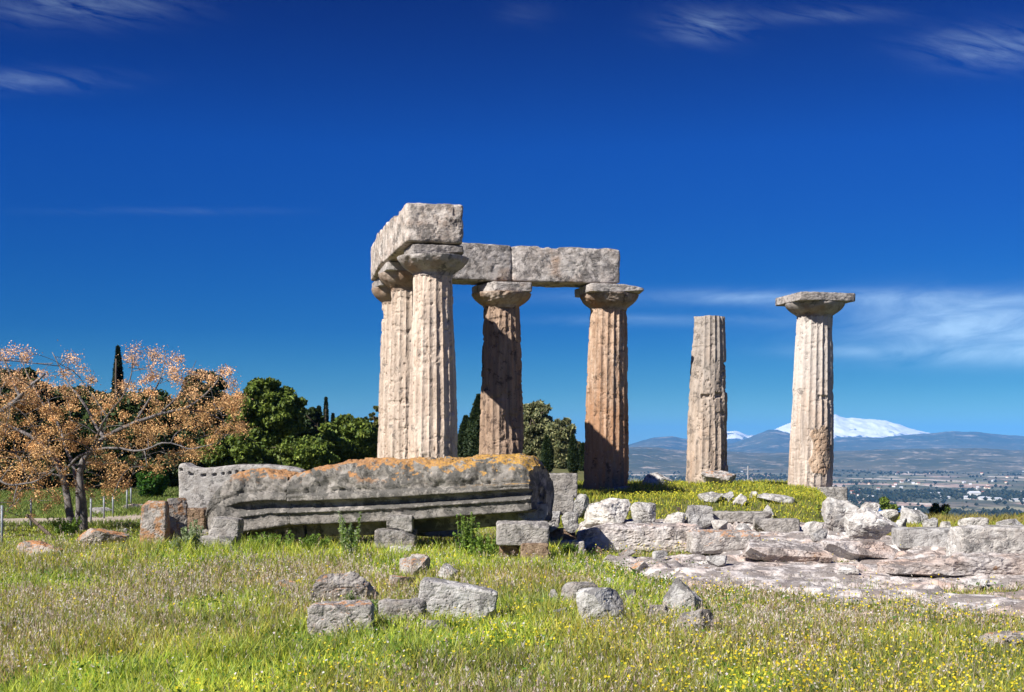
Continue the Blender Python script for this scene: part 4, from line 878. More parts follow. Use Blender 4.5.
tree('cypress_tree', 'thin tall cypress above the grove right of the big pine', 326, 100, 398, None, 7, 'cypress', 14, G_, 24, 200, 0.11, CYP)
tree('cypress_tree', 'short cypress right beside the thin tall one', 333, 98, 414, None, 8, 'cypress', 15, G_, 24, 200, 0.11, CYP)
tree('cypress_tree', 'wider cypress left of the thin tall one', 319, 95, 407, None, 14, 'cypress', 16, G_, 30, 240, 0.12, CYP)
tree('cypress_tree', 'cypress tip just left of the corner column', 366, 96, 418, None, 8, 'cypress', 17, G_, 24, 200, 0.12, CYP)
tree('cypress_tree', 'dark cypress touching the left side of the rust brown column', 479, 72, 396, None, 26, 'cypress', 18, G_, 70, 260, 0.12, CYP)
tree('cypress_tree', 'shorter dark cypress between the nearest and rust brown columns', 466, 76, 417, None, 17, 'cypress', 19, G_, 50, 240, 0.12, CYP)
tree('eucalyptus_tree', 'tall pale olive tree right of the rust brown column', 536, 88, 396, None, 46, 'eucalyptus', 20, G_, 150, 260, 0.14, EUC, crown_lo=-0.25)
tree('eucalyptus_tree', 'lower pale olive tree before the orange streaked column', 561, 84, 415, None, 38, 'eucalyptus', 21, G_, 120, 240, 0.14, EUC, crown_lo=-0.25)
tree('cypress_tree', 'small dark cypress in front of the pale olive trees', 547, 70, 437, None, 11, 'cypress', 22, G_, 34, 240, 0.10, CYP)
tree('cypress_tree', 'narrow dark cypress at the right end of the pale olive trees', 573, 72, 436, None, 9, 'cypress', 23, G_, 34, 220, 0.10, CYP)
tree('cypress_tree', 'dark cypress tucked behind the left edge of the orange streaked column', 583, 78, 444, None, 10, 'cypress', 24, G_, 30, 200, 0.10, CYP)
tree('small_tree', 'small olive tree on the slope above the blue canopy', 885, 60, 487, None, 46, 'bush', 25, None, 60, 220, 0.08, PINE, trunk_r=0.06)
tree('small_bush', 'dark green bush behind the squared slab', 940, 52, 499, None, 38, 'bush', 26, None, 60, 200, 0.07, DARK + PINE, trunk_r=0.05, cat='bush')
tree('small_bush', 'green bush at the right edge behind the biggest block', 1022, 46, 512, None, 34, 'bush', 27, None, 50, 200, 0.06, PINE, trunk_r=0.05, cat='bush')
tree('small_bush', 'tiny dark tree on the slope beyond the grass at the right', 1003, 70, 506, None, 18, 'bush', 28, None, 30, 160, 0.07, DARK, trunk_r=0.05, cat='bush')
for (px_, Y_b, top_, w_, sd_, lb_) in [(8, 58, 458, 60, 61, 'dark shrub at the left edge below the orange tree'), (52, 60, 462, 56, 62, 'dark shrub seen left of the forked trunk'),
        (100, 59, 456, 54, 63, 'dark shrub seen just right of the forked trunk'), (134, 61, 452, 50, 64, 'dark shrub behind the bright green bush'), (176, 60, 450, 52, 65, 'dark shrub right behind the drilled grey block'), (208, 63, 440, 50, 66, 'dark shrub below the right tips of the orange tree')]:
    tree('dark_shrub', lb_, px_, Y_b, top_, None, w_, 'bush', sd_, 'dark shrubs below the grove', 70, 240, 0.12, DARK, crown_lo=0.0, trunk_r=0.08, cat='shrub')
# the far wood seen under and between the grove's trees
rs = np.random.RandomState(77); N = 90000
wx = rs.uniform(-62, -9, N); wy = rs.uniform(88, 116, N); wtop = 5.2 + 3.2 * fbm(wx * 0.13, wy * 0.1, 0, 3, 88) - 0.14 * np.maximum(wx + 40, 0)
wz = H(wx, wy) + rs.uniform(0, 1, N) ** 0.7 * wtop * 0.9
c = np.stack([wx, wy, wz], 1); Vv, Ff = ico_leaf(c, N, 0.30, rs)
cv = np.array(DARK)[rs.randint(0, 3, N)] * rs.uniform(0.8, 1.4, (N, 1))
tag(mesh('woodland', Vv, Ff, M_leaf, smooth=False, col=np.repeat(cv, 4, axis=0)), kind='stuff')

# ------------------------------------------------------------------ bare tree with orange seed bunches
def seedtree(name, label, Yt, limbs, env_top, env_bot, x_rng, nclump, seed, rad0):
    rs = np.random.RandomState(seed); br = Acc(); pts_all = []
    x0, z0 = (limbs[0][0][0][0] - 512) / F * Yt, None
    root = empty(name, (x0, Yt, H1(x0, Yt)), label, 'tree'); ro = np.array(root.location)
    for pts, r0, r1 in limbs:
        Q = np.array([P(p_[0], p_[1], Yt + p_[2]) for p_ in pts])
        n = max(6, len(pts) * 5); s_ = np.linspace(0, len(pts) - 1, n)
        # smooth through the points
        Qi = np.stack([np.interp(s_, range(len(pts)), Q[:, i]) for i in range(3)], 1)
        for _ in range(3): Qi[1:-1] = 0.25 * Qi[:-2] + 0.5 * Qi[1:-1] + 0.25 * Qi[2:]
        wob = 0.05 * (np.stack([fbm(s_ * 2.0 + 7 * i + seed, i, r0 * 50, 3, seed + i) for i in range(3)], 1) - 0.5); wob[0] = 0; Qi = Qi + wob
        br.tube(Qi - ro, np.linspace(r0, r1, n), 9); pts_all.append(np.column_stack([Qi, np.linspace(r0, r1, n)]))
    PA = np.concatenate(pts_all)
    PA = PA[PA[:, 2] > H1(x0, Yt) + 1.1]
    # secondary branches first, then twigs hang on everything
    def attach(n, rfac, grow, rmin):
        nonlocal PA
        out = []
        for _ in range(n):
            px = rs.uniform(*x_rng); py = rs.uniform(np.interp(px, *env_top), np.interp(px, *env_bot)); dy = rs.normal() * 1.1
            q = P(px, py, Yt + dy); d = np.linalg.norm(PA[:, :3] - q, axis=1) + 0.5 * np.maximum(PA[:, 2] - q[2], 0)
            i = int(np.argmin(d)); a = PA[i, :3]
            if d[i] < 0.12: out.append(q); continue
            mid_ = a * 0.5 + q * 0.5 + rs.normal(size=3) * 0.10 * d[i] + np.array([0, 0, 0.10 * d[i]])
            t = np.linspace(0, 1, 7)[:, None]; C_ = (1 - t) ** 2 * a + 2 * t * (1 - t) * mid_ + t * t * q
            r_ = min(PA[i, 3] * 0.7, rfac * (0.5 + 0.5 * d[i]))
            br.tube(C_ - ro, np.linspace(r_, rmin, 7), 5)
            if grow: PA = np.vstack([PA, np.column_stack([C_[2:], np.linspace(r_, rmin, 7)[2:]])])
            out.append(q)
        return np.array(out)
    attach(130, 0.030, True, 0.010)
    cl_ = attach(nclump, 0.015, True, 0.005)
    br.build('branches', M_bark, root)
    # bunches: many small drupes and dry leaflets round each twig end
    C, K = [], []
    for q in cl_:
        k = rs.randint(30, 210); d = rs.normal(size=(k, 3)) * np.array([0.115, 0.115, 0.10]) * (0.5 + 0.5 * k / 210) * rs.uniform(0.7, 1.3); C.append(q + d); K.append(np.full(k, rs.rand()))
    C = np.concatenate(C); K = np.concatenate(K); N = len(C)
    V, Fc = ico_leaf(C - ro, N, 0.032, rs, elong=1.3)
    hi = np.clip((C[:, 2] - 3.2) / 1.8, 0, 1)
    base_ = np.where((rs.rand(N) < 0.55)[:, None], np.array([0.72, 0.45, 0.20]), np.array([0.55, 0.32, 0.14]))
    pale = np.array([0.70, 0.47, 0.34]); cv = base_ * (1 - 0.6 * hi[:, None]) + pale * 0.6 * hi[:, None]
    cv = cv * (0.7 + 0.6 * K[:, None]) * rs.uniform(0.75, 1.25, (N, 1))
    mesh('seed_bunches', V, Fc, M_fruit, root, smooth=False, col=np.repeat(cv, 4, axis=0))
    return root
limbsA = [
    ([(73, 533, 0), (70, 515, 0), (67, 495, .1), (62, 474, .1), (54, 455, .2), (38, 440, .4), (15, 428, .6), (-15, 418, .8)], 0.116, 0.032),
    ([(84, 533, .1), (84, 515, 0), (83, 500, -.1), (79, 475, -.2), (82, 462, -.2), (92, 449, -.3), (104, 438, -.3), (118, 430, -.4), (135, 422, -.5), (160, 414, -.5), (186, 409, -.6), (205, 396, -.7), (218, 380, -.7)], 0.109, 0.018),
    ([(77, 533, .3), (78, 505, .5), (77, 480, .7), (72, 462, .9), (66, 448, 1.1)], 0.075, 0.040),
    ([(104, 438, -.3), (96, 426, 0), (84, 402, .3), (70, 386, .6), (60, 368, .8), (52, 352, 1)], 0.048, 0.010),
    ([(135, 422, -.5), (148, 402, -.2), (158, 384, 0), (164, 366, .3), (166, 350, .4)], 0.034, 0.008),
    ([(66, 448, 1.1), (60, 425, 1.4), (44, 405, 1.6), (30, 380, 1.8), (20, 356, 2.0)], 0.041, 0.010),
    ([(62, 474, .1), (80, 455, -.6), (110, 446, -1.2), (140, 452, -1.4), (165, 441, -1.5), (190, 450, -1.6), (212, 444, -1.7)], 0.041, 0.011),
    ([(54, 455, .2), (36, 452, -.6), (14, 452, -1.2), (-10, 448, -1.5)], 0.041, 0.013),
    ([(92, 449, -.3), (104, 420, -.9), (122, 398, -1.2), (132, 375, -1.3), (132, 352, -1.4)], 0.034, 0.008),
    ([(160, 414, -.5), (178, 396, 0), (190, 376, .2), (196, 360, .3)], 0.024, 0.006),
    ([(186, 409, -.6), (208, 412, -.4), (228, 424, -.3), (240, 432, -.2)], 0.020, 0.006)]
seedtree('orange_tree', 'bare spreading tree full of orange seed bunches with a forked trunk', 33.0, limbsA,
         ([-30, 0, 20, 38, 55, 72, 90, 110, 128, 150, 175, 190, 205, 226, 242], [340, 350, 348, 346, 362, 350, 376, 400, 352, 345, 352, 366, 372, 362, 395]),
         ([-30, 0, 30, 60, 100, 140, 150, 200, 242], [515, 515, 508, 485, 500, 495, 470, 458, 430]), (-30, 242), 300, 501, 0.1)
limbsB = [([(-75, 538, 0), (-70, 500, 0), (-58, 470, 0), (-45, 445, 0), (-22, 425, -.2), (0, 412, -.4), (20, 398, -.5), (32, 384, -.5), (45, 374, -.6)], 0.129, 0.024),
          ([(20, 398, -.5), (12, 378, -.4), (4, 360, -.3), (-8, 345, -.2)], 0.041, 0.016),
          ([(-45, 445, 0), (-20, 470, -.5), (10, 486, -.7), (35, 482, -.9), (55, 470, -1)], 0.041, 0.012)]
seedtree('orange_tree', 'second orange bunched tree reaching in with dark limbs from the left edge', 31.5, limbsB,
         ([-90, 0, 30, 60], [340, 350, 372, 400]), ([-90, 0, 30, 60], [500, 515, 520, 505]), (-90, 60), 150, 507, 0.1)
pr = Acc(); a0, a1 = P(27, 515, 31.8), P(55, 537, 31.0); a1[2] = H1(a1[0], a1[1]) - 0.05; pr.tube([a0 - a1, (a0 - a1) / 2, (0, 0, 0)], [0.035, 0.045, 0.05], 8)
o = pr.build('fallen_branch', M_bark2); o.location = tuple(float(q) for q in a1); tag(o, 'dark broken branch slanting into the grass left of the forked trunk', 'branch')

# ------------------------------------------------------------------ fences, pole, canopy, stake
M_post = plain('galvanised post', (0.24, 0.26, 0.27), 0.6, 0.2); M_wire = plain('thin wire', (0.3, 0.3, 0.3), 0.5, 0.6)
def fence(label, posts, r=0.03):
    p0 = posts[0]; root = empty('wire_fence', (p0[0], p0[1], H1(p0[0], p0[1])), label, 'fence'); ro = np.array(root.location); tops = []
    for (x, y, h_) in posts:
        z = H1(x, y); a = Acc(); a.tube(np.array([(x, y, z - 0.1), (x, y, z + h_ / 2), (x, y, z + h_)]) - ro, r, 8); a.build('post', M_post, root); tops.append((x, y, z, h_))
    for k in (0.35, 0.65, 0.94):
        a = Acc(); a.tube(np.array([(x, y, z + h_ * k) for x, y, z, h_ in tops]) - ro, 0.004, 5); a.build('wire', M_wire, root)
def gp(px, Y): return ((px - 512) / F * Y, Y)
fence('wire fence with a tall grey post at the far left edge', [(*gp(-40, 26.5), 1.15), (*gp(2, 27.3), 1.0), (*gp(31, 33.5), 0.85)], 0.028)
fence('low wire fence with pale posts behind the forked trunk', [(*gp(91, 37.0), 0.75), (*gp(104, 39.0), 0.75), (*gp(113, 40.5), 0.75), (*gp(127, 44.0), 0.75), (*gp(131, 47), 0.7), (*gp(152, 52), 0.7)], 0.03)
a = Acc(); x, y = gp(748, 150); zt = EYE - (466 - HY) / F * 150; z0 = H1(x, y); a.tube([(0, 0, 0), (0, 0, (zt - z0) / 2), (0, 0, zt - z0)], [0.14, 0.11, 0.08], 8); a.box((-0.6, -0.05, zt - z0 - 0.5), (0.6, 0.05, zt - z0 - 0.42))
o = a.build('utility_pole', plain('pole grey', (0.35, 0.36, 0.38), 0.8), smooth=False); o.location = (x, y, z0); tag(o, 'thin grey pole beyond the mound between the two right columns', 'pole')
# small marker stake on the mound foot
x, y = gp(678.5, 36.0); z0 = H1(x, y); root = empty('marker_stake', (x, y, z0), 'thin stake with a small dark head at the foot of the mound', 'stake')
a = Acc(); a.tube([(0, 0, -0.05), (0, 0, 0.15), (0, 0, 0.30)], 0.016, 6); a.build('post', M_post, root)
a = Acc(); a.box((-0.05, -0.03, 0.28), (0.05, 0.03, 0.38)); a.build('head', M_bark2, root, smooth=False)
# blue canopy on posts down the slope
x, y = gp(895, 60); zc = EYE - (509.5 - HY) / F * 60; root = empty('blue_canopy', (x, y, H1(x, y)), 'blue sheet canopy with a white post behind the white boulders', 'canopy'); ro = np.array(root.location); h_ = zc - ro[2]
M_blue = plain('blue sheet', (0.04, 0.13, 0.36), 0.6); M_wpost = plain('white post paint', (0.75, 0.75, 0.75), 0.6)
u = np.linspace(-1, 1, 14); A_, B_ = np.meshgrid(u, u, indexing='ij'); zz = h_ - 0.10 * (A_ ** 2) + 0.06 * (B_) + 0.03 * np.sin(A_ * 9) * np.cos(B_ * 7)
Vt = np.stack([A_ * 1.1 - 0.35, B_ * 1.2, zz], -1).reshape(-1, 3); Vb = Vt - np.array([0, 0, 0.03]); ft = gridfaces(14, 14)
mesh('sheet', np.vstack([Vt, Vb]), [ft[:, ::-1], ft + 196], M_blue, root)
for sx in (-1.4, 0.68):
    for sy in (-1.0, 1.0): a = Acc(); a.tube([(sx, sy, -0.1), (sx, sy, h_ * 0.5), (sx, sy, h_ + (0.12 if sx > 0 else -0.05))], 0.045, 8); a.build('post', M_wpost, root)

# ------------------------------------------------------------------ buildings on the plain
M_wh = plain('white wall', (0.62, 0.62, 0.60), 0.7); M_rt = plain('red tile', (0.34, 0.14, 0.09), 0.8); M_rg = plain('light metal roof', (0.55, 0.56, 0.58), 0.6)
def gable(w, d, h, rh):
    hw, hd = w / 2, d / 2
    wall = ([(-hw,-hd,0),(hw,-hd,0),(hw,hd,0),(-hw,hd,0),(-hw,-hd,h),(hw,-hd,h),(hw,hd,h),(-hw,hd,h),(-hw,0,h+rh),(hw,0,h+rh)])
    e = 0.6
    roof = ([(-hw-e,-hd-e,h-0.1),(hw+e,-hd-e,h-0.1),(hw+e,0,h+rh+0.25),(-hw-e,0,h+rh+0.25),(hw+e,hd+e,h-0.1),(-hw-e,hd+e,h-0.1),
             (-hw-e,-hd-e,h+0.25),(hw+e,-hd-e,h+0.25),(hw+e,0,h+rh+0.6),(-hw-e,0,h+rh+0.6),(hw+e,hd+e,h+0.25),(-hw-e,hd+e,h+0.25)])
    return wall, roof
def building(name, label, x, y, w, d, h, rh, rot, wm, rm, group):
    root = empty(name, (x, y, H1(x, y) - 0.3), label, name.split('_')[-1], group); root.rotation_euler = (0, 0, rot)
    wl_, rf = gable(w, d, h, rh)
    mesh('wall', wl_, [np.array([(0,4,8),(4,7,8),(0,8,7)][:0] or [(4,8,7),(5,6,9)]), np.array([(0,1,5,4),(1,2,6,5),(2,3,7,6),(3,0,4,7)])], wm, root, smooth=False)
    mesh('roof', rf, np.array([(6,7,8,9),(9,8,10,11),(1,0,3,2),(2,3,5,4),(0,1,7,6),(5,11,10,4),(1,2,8,7),(2,4,10,8),(0,6,9,3),(3,9,11,5)]), rm, root, smooth=False)
    return root
big = [(974, 495.5, 10, 5.5, 'tallest white hall on the distant plain'), (986, 498.3, 13, 3.2, 'low white hall right of the tallest distant one'), (996, 498.8, 8, 2.8, 'short white shed right of the distant low hall'),
       (1018, 499.6, 13, 2.6, 'long white shed at the right edge of the distant plain'), (936, 493.2, 15, 2.0, 'long white roof far left of the distant halls'), (942, 497, 13, 2.2, 'second long white roof just nearer than the first'),
       (871, 498.2, 5, 3.5, 'lone white house right behind the lying boulder'), (966, 497.5, 6, 3, 'small white annex at the left of the tallest distant hall')]
for (px, py, wpx, hpx, lb) in big:
    Yd = 102.0 * F / (py - HY); building('distant_warehouse', lb, (px - 512) / F * Yd, Yd, wpx / F * Yd, 20, hpx / F * Yd * 0.8, hpx / F * Yd * 0.25, 0.0, M_wh, M_rg, 'white halls on the plain')
rs = np.random.RandomState(9)
wl0, rf0 = gable(11, 9, 6.5, 2.2)
protos = []
for k, (wm, rm) in enumerate([(M_wh, M_rt), (M_wh, M_rg), (plain('cream wall', (0.7, 0.62, 0.5), 0.8), M_rt)]):
    protos.append(building('distant_house', 'tiny house scattered on the distant plain', -300 + 2000 * 0, 3000, 12, 10, 6.5, 2.2, 0, wm, rm, 'scattered houses on the plain'))
def dup(root, loc, rot, s):
    r = root.copy(); COL.objects.link(r); r.location = loc; r.rotation_euler = (0, 0, rot); r.scale = (s, s, s)
    for ch in root.children:
        c2 = ch.copy(); COL.objects.link(c2); c2.parent = r
    return r
nh = 0
centres = [(665, 481), (690, 478), (730, 470), (860, 492), (905, 486), (900, 472), (975, 487), (1005, 478), (950, 470), (760, 488), (775, 476), (985, 465), (880, 464)]
for k in range(100):
    cx_, cy_ = centres[rs.randint(len(centres))]; px = cx_ + rs.normal() * 16; py = cy_ + rs.normal() * 3.0
    if not (632 < px < 1030) or py < 457 or py > 503: continue
    Yd = 101.5 * F / (py - HY); x = (px - 512) / F * Yd
    sc_ = rs.uniform(0.25, 0.5) * (1 + Yd / 7000)
    if nh < 3: r = protos[nh]; r.location = (x, Yd, H1(x, Yd) - 0.3); r.rotation_euler = (0, 0, rs.uniform(-.6, .6)); r.scale = (sc_,) * 3
    else: dup(protos[rs.randint(3)], (x, Yd, H1(x, Yd) - 0.3), rs.uniform(-0.6, 0.6), sc_)
    nh += 1

# olive and fruit trees of the valley, far below
rs = np.random.RandomState(314); n = 16000; yy2 = 1750 * (6500 / 1750) ** rs.uniform(0, 1, n); xx2 = rs.uniform(0.04, 0.47, n) * yy2
k = rs.rand(n) < sstep(0.46, 0.60, fbm(xx2 / 260, yy2 / 420, 0, 4, 315)) + 0.05; xx2, yy2 = xx2[k], yy2[k]; n = len(xx2)
rr2 = rs.uniform(2.2, 5.5, n); oct_ = np.array([(1, 0, 0), (-1, 0, 0), (0, 1, 0), (0, -1, 0), (0, 0, 1), (0, 0, -0.6), (.7, .7, .6), (-.7, -.7, .6)])
fo = np.array([(0, 6, 4), (6, 2, 4), (2, 1, 4), (1, 7, 4), (7, 3, 4), (3, 0, 4), (6, 0, 5), (2, 6, 5), (1, 2, 5), (7, 1, 5), (3, 7, 5), (0, 3, 5)])
V = (np.stack([xx2, yy2, H(xx2, yy2) + rr2 * 0.8], 1)[:, None] + oct_[None] * rr2[:, None, None] * rs.uniform(0.8, 1.2, (n, 8, 1))).reshape(-1, 3)
Fo = (fo[None] + (np.arange(n) * 8)[:, None, None]).reshape(-1, 3)
cv = np.array([(0.05, 0.065, 0.035), (0.08, 0.09, 0.05), (0.035, 0.05, 0.03)])[rs.randint(0, 3, n)]
tag(mesh('distant_groves', V, Fo, M_leaf, smooth=False, col=np.repeat(cv, 8, axis=0)), kind='stuff')

# ------------------------------------------------------------------ meadow
rs = np.random.RandomState(2024)
def scatter(n, y0, y1, tmax=0.47, power=1.0):
    """points in the wedge the picture shows and a little beside it, denser near by"""
    y = y0 + (y1 - y0) * rs.uniform(0, 1, n) ** power; t = rs.uniform(-tmax, tmax, n)
    return t * y, y
def blades(x, y, z, hgt, wid, lean, col, acc, segs=2):
    n = len(x); a = rs.uniform(0, 2 * np.pi, n); dx, dy = np.cos(a), np.sin(a); b_ = rs.uniform(0, 2 * np.pi, n)
    lx, ly = np.cos(b_) * lean * hgt, np.sin(b_) * lean * hgt
    def pt(sw, k): return np.stack([x + dx * wid * sw + lx * k * k, y + dy * wid * sw + ly * k * k, z + hgt * k], 1)
    V = np.stack([pt(-.5, 0), pt(.5, 0), pt(.38, .55), pt(-.38, .55), pt(0, 1)], 1).reshape(-1, 3)
    i = np.arange(n) * 5
    acc.add(V, np.stack([i, i + 1, i + 2, i + 3], 1), np.repeat(col, 5, axis=0))
    base = acc.n - len(V); acc.f3.append(np.stack([i + 3, i + 2, i + 4], 1) + base)
def lush(x, y):      # fresh green band by the fallen block and patches
    return np.clip(np.exp(-((y - 25.2) / 1.6) ** 2) * sstep(-8, -6.5, x) * (1 - sstep(1, 3, x)) + 0.9 * sstep(0.52, 0.66, fbm(x * 0.5, y * 0.35, 0, 3, 91)), 0, 1)
def dryp(x, y): return sstep(0.42, 0.66, 0.6 * fbm(x * 0.35, y * 0.22, 3, 4, 93) + 0.4 * fbm(x * 1.6, y * 1.2, 3, 3, 94) + 0.08 * np.exp(-((y - 21) / 4.5) ** 2) - 0.06 * (y < 14))
def keep(x, y):
    k = ~rocky(x, y)
    k &= ~((y > 36) & (x < -9.5) & (np.abs(y - np.interp(x, [-24, -17, -13, -9.5], [36.0, 36.2, 37.5, 42])) < 1.9))
    return k
GREEN = np.array([(0.32, 0.37, 0.05), (0.42, 0.44, 0.065), (0.22, 0.31, 0.05), (0.54, 0.49, 0.11), (0.37, 0.40, 0.18)])
DRY = np.array([(0.52, 0.43, 0.24), (0.56, 0.44, 0.30), (0.46, 0.39, 0.16), (0.58, 0.50, 0.34), (0.42, 0.25, 0.13)])
gr = Acc()
x, y = scatter(330000, 10.3, 36.0, power=1.15); k = keep(x, y); x, y = x[k], y[k]
lu, dr = lush(x, y), dryp(x, y); n = len(x)
isd = rs.rand(n) < (0.17 + 0.36 * dr) * (1 - 0.75 * lu)
x0_, y0_ = x, y; col = np.where(isd[:, None], DRY[rs.randint(0, 5, n)], GREEN[rs.randint(0, 5, n)] * (1 + 0.35 * lu[:, None] * np.array([0.6, 1.0, 0])))
col = col * rs.uniform(0.75, 1.25, (n, 1))
tuft = sstep(0.55, 0.72, fbm(x * 2.2, y * 2.2, 0, 3, 96)); hue = fbm(x * 0.9, y * 0.9, 4, 3, 98)[:, None]; col = col * (1 - 0.22 * tuft[:, None]) * (1.0 + 0.6 * (hue - 0.35) * np.array([1.2, 0.9, 0.3]))
hgt = rs.uniform(0.06, 0.22, n) * (1 + 0.5 * np.exp(-((y - 25.4) / 1.2) ** 2) * (x < 1.5)) * (1 + 0.5 * tuft + 0.5 * (fbm(x * 0.8, y * 0.8, 0, 3, 95) - 0.5) * 2) * (1 - 0.3 * isd)
lowY_ = np.interp(512 + x / y * F, [560, 590, 640, 700, 800, 900, 1024, 1300], [28.0, 23.6, 20.6, 18.2, 17.2, 16.6, 15.4, 14.6]); nearb = sstep(-2.6, -0.6, y - lowY_) * (x > 0.8); hgt = hgt * (1 - 0.5 * nearb)
hgt = hgt * np.where((x < -8.5) & (y > 28.5), 0.45, 1.0)
wid = (0.0045 + 0.00055 * y) * rs.uniform(0.7, 1.4, n)
gd = (512 + x / y * F > 850) & (y > 28.3); col[gd] = np.array([(0.42, 0.36, 0.08), (0.32, 0.31, 0.07), (0.46, 0.39, 0.15)])[rs.randint(0, 3, gd.sum())]
blades(x, y, H(x, y) - 0.01, hgt, wid, rs.uniform(0.1, 0.8, n), col, gr)
# mound, terrace and the strip along the edge of the plateau
x, y = scatter(110000, 34.0, 54.0, 0.50); t = x / y
k = ~rocky(x, y) & (y < edge_of(t) + 0.5) & keep(x, y); x, y = x[k], y[k]; n = len(x); t = x / y
gold = (x > 11.8) & (y > 36)
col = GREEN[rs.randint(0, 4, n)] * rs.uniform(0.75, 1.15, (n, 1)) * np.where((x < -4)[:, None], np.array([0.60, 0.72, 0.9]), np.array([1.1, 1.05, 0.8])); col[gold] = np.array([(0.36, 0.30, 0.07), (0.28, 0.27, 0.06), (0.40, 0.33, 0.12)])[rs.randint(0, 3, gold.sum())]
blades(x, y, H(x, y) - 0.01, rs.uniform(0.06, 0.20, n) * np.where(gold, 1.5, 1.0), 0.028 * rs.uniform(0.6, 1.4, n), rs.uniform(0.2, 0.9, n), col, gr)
# lawn under the grove at the left
x = rs.uniform(-24, -5, 40000); y = rs.uniform(42, 66, 40000); n = len(x); k = ~((x > -12.6) & (x < -9.3)); x, y = x[k], y[k]; n = len(x)
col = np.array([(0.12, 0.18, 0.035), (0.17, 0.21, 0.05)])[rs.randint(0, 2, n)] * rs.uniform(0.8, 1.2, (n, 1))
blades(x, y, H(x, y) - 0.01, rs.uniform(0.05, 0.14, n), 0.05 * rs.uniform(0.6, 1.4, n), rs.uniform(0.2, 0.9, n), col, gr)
tag(gr.build('grass', M_grass, smooth=False), kind='stuff')

# stems with pale feathery seed heads
sd = Acc(); x, y = scatter(52000, 10.4, 33, power=1.1); k = keep(x, y); x, y = x[k], y[k]
k = rs.rand(len(x)) < (0.12 + 0.42 * dryp(x, y)) * (1 - 0.8 * lush(x, y)); x, y = x[k], y[k]; n = len(x)
hgt = rs.uniform(0.14, 0.34, n) * (1 + 0.5 * (rs.rand(n) < 0.12)); hgt = hgt * (1 - 0.55 * sstep(-2.6, -0.6, y - np.interp(512 + x / y * F, [560, 590, 640, 700, 800, 900, 1024, 1300], [28.0, 23.6, 20.6, 18.2, 17.2, 16.6, 15.4, 14.6])) * (x > 0.8)); z = H(x, y); pinkc = np.array([(0.68, 0.54, 0.44), (0.70, 0.62, 0.46), (0.60, 0.45, 0.36), (0.74, 0.68, 0.58)])[rs.randint(0, 4, n)] * rs.uniform(0.8, 1.15, (n, 1))
st_col = np.array([(0.24, 0.24, 0.09), (0.36, 0.28, 0.17)])[rs.randint(0, 2, n)]
blades(x, y, z, hgt, 0.004 + 0.0003 * y, 0.12, st_col, sd)
for q in range(5):
    a = rs.uniform(0, 6.28, n); rr = rs.uniform(0, 0.016, n); blades(x + np.cos(a) * rr, y + np.sin(a) * rr, z + hgt * rs.uniform(0.72, 0.98, n), rs.uniform(0.015, 0.04, n), 0.005 + 0.0003 * y, 0.7, pinkc, sd)
tag(sd.build('dry_seed_grass', M_grass, smooth=False), kind='stuff')

# flowers
def flowers(name, x, y, hgt, size, cols, petals=6, stem=(0.16, 0.22, 0.05)):
    A = Acc(); n = len(x); z = H(x, y)
    blades(x, y, z, hgt, 0.004 + 0.0002 * y, 0.0, np.tile(stem, (n, 1)), A)
    c = np.stack([x, y, z + hgt], 1); nm = rs.normal(size=(n, 3)) * 0.45 + np.array([-0.15, -0.35, 1.0]); nm /= np.linalg.norm(nm, axis=1)[:, None]
    a = np.cross(nm, [1.0, 0.1, 0.0]); a /= np.linalg.norm(a, axis=1)[:, None]; b_ = np.cross(nm, a)
    s = size * rs.uniform(0.65, 1.25, n)
    vs = [c]; 
    for k in range(petals * 2):
        th = k / (petals * 2) * 2 * np.pi; r_ = (s * (1.0 if k % 2 == 0 else 0.6))[:, None]
        vs.append(c + r_ * (np.cos(th) * a + np.sin(th) * b_) + nm * (s * 0.22)[:, None])
    m_ = petals * 2 + 1; V = np.stack(vs, 1).reshape(-1, 3); i = np.arange(n) * m_
    fs = np.concatenate([np.stack([i, i + 1 + k, i + 1 + (k + 1) % (petals * 2)], 1) for k in range(petals * 2)])
    cc = np.array(cols)[rs.randint(0, len(cols), n)] * rs.uniform(0.9, 1.1, (n, 1)); A.add(V, fs, np.repeat(cc, m_, axis=0))
    tag(A.build(name, M_grass, smooth=False), kind='stuff')
def pick(n, y0, y1, f, power=1.0, tm=0.46):
    x, y = scatter(n, y0, y1, tm, power); k = keep(x, y) & (rs.rand(len(x)) < f(x, y)); return x[k], y[k]
def ydens(x, y): return np.clip(0.04 + 0.55 * sstep(0.52, 0.62, fbm(x * 0.7, y * 0.7, 0, 3, 97)) + 0.9 * np.exp(-((y - 12.2) / 1.7) ** 2) * sstep(0.3, 2.5, x) + 0.5 * np.exp(-((y - 26) / 1.5) ** 2), 0, 1) * (0.45 + 0.55 * sstep(-3, 2.0, x + 0 * y))
x, y = pick(24000, 10.5, 30, ydens, 1.2); flowers('yellow_flowers', x, y, rs.uniform(0.12, 0.27, len(x)), 0.0135 + 0.0001 * y, [(0.80, 0.66, 0.02), (0.78, 0.58, 0.02), (0.80, 0.72, 0.08)])
x, y = pick(5000, 35.5, 44, lambda a, b: (a > 3) & (a < 12.5), 1.0, 0.30); flowers('mound_yellow_flowers', x, y, rs.uniform(0.08, 0.2, len(x)), 0.028, [(0.66, 0.60, 0.04), (0.55, 0.55, 0.05)], 4)
x, y = pick(3600, 10.5, 28, lambda a, b: 0.25 + 0.75 * dryp(a, b), 1.1); flowers('white_flowers', x, y, rs.uniform(0.12, 0.25, len(x)), 0.013 + 0.0001 * y, [(0.80, 0.76, 0.74), (0.74, 0.64, 0.66)], 5)

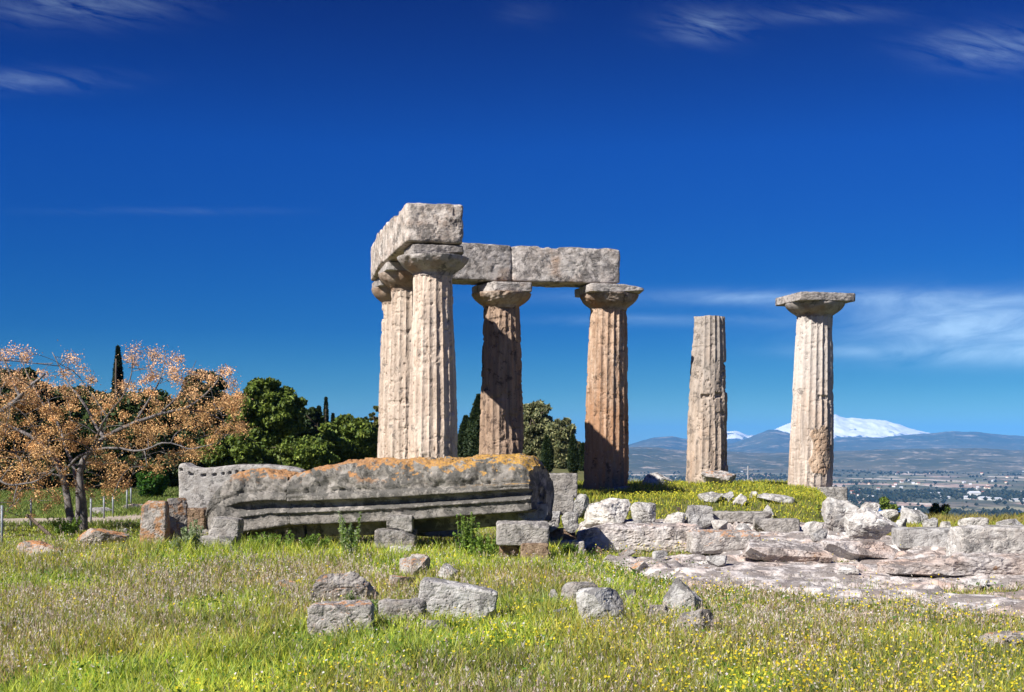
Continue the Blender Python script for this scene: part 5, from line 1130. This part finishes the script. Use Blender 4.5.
# broad-leaved herbs
hb = Acc(); x, y = scatter(60000, 10.5, 30, power=1.1); k = keep(x, y) & (rs.rand(len(x)) < 0.15 + 0.85 * lush(x, y)); x, y = x[k], y[k]; n = len(x)
c = np.stack([x, y, H(x, y) + rs.uniform(0.02, 0.16, n)], 1); V, Fc = ico_leaf(c, n, 0.026, rs, elong=1.8)
cc = np.array([(0.09, 0.20, 0.025), (0.13, 0.26, 0.03), (0.08, 0.15, 0.03)])[rs.randint(0, 3, n)] * rs.uniform(0.8, 1.2, (n, 1)); hb.add(V, Fc, np.repeat(cc, 4, axis=0))
tag(hb.build('herbs', M_grass, smooth=False), kind='stuff')

# leafy weeds standing by the blocks, each a plant
def weed(name, label, px, Y, hgt, w, seed, cols, nst=9, leaf=0.03):
    r_ = np.random.RandomState(seed); x = (px - 512) / F * Y; z = H1(x, Y); root = empty(name, (x, Y, z), label, 'plant')
    st, C = Acc(), []
    for i in range(int(nst * 1.6)):
        a = r_.uniform(0, 6.28); e = np.array([math.cos(a) * w * r_.rand(), math.sin(a) * w * r_.rand(), hgt * r_.uniform(0.55, 1.0)])
        s_ = np.array([e[0] * 0.3, e[1] * 0.3, -0.03]); mid_ = (s_ + e) / 2 + np.array([e[0] * 0.2, 0, 0]); st.tube([s_, mid_, e], [0.008, 0.006, 0.003], 5)
        for t in np.linspace(0.15, 1, 15):
            p_ = s_ + (e - s_) * t
            for q in range(4): C.append(p_ + r_.normal(size=3) * 0.035 * (1.3 - t))
    st.build('stem', plain('weed stem', (0.16, 0.2, 0.07)), root)
    C = np.array(C); V, Fc = ico_leaf(C, len(C), leaf, r_, elong=2.2); cv = np.array(cols)[r_.randint(0, len(cols), len(C))] * r_.uniform(0.8, 1.2, (len(C), 1))
    mesh('leaves', V, Fc, M_grass, root, smooth=False, col=np.repeat(cv, 4, axis=0))
GW = [(0.16, 0.27, 0.04), (0.22, 0.33, 0.05)]; SW = [(0.36, 0.42, 0.25), (0.27, 0.34, 0.16)]
weed('leafy_weed', 'tall silvery weed before the long block left of the middle support', 349, 24.6, 1.05, 0.26, 1, SW + GW, 12)
weed('leafy_weed', 'tall weed with bare stalks right of the middle support', 467, 24.5, 0.98, 0.26, 2, GW, 12)
weed('leafy_weed', 'silvery spiked weed by the foot of the left support', 192, 25.5, 0.75, 0.22, 3, SW, 12)
weed('leafy_weed', 'small silvery weed left of the left support block', 176, 25.2, 0.42, 0.15, 4, SW, 9)
weed('leafy_weed', 'round green weed at the foot of the squared grey block', 486, 24.0, 0.55, 0.35, 5, GW, 12)
weed('leafy_weed', 'green weed patch under the rounded left block', 275, 26.0, 0.50, 0.6, 6, GW, 16)
weed('leafy_weed', 'green weed right under the crack between the fallen blocks', 310, 25.6, 0.50, 0.5, 7, GW, 16)
weed('leafy_weed', 'green weed at the foot of the forked tree trunk', 66, 31.8, 0.45, 0.5, 8, GW, 18)
weed('leafy_weed', 'bushy green weed in front of the squared brownish stone', 372, 15.7, 0.30, 0.13, 9, SW + GW, 14, 0.02)
weed('leafy_weed', 'green weed growing between the pointed boulder and squared stone', 350, 16.6, 0.30, 0.15, 10, SW + GW, 14, 0.02)
weed('leafy_weed', 'green weed against the foot of the block stack', 571, 24.8, 0.30, 0.18, 11, GW, 12)
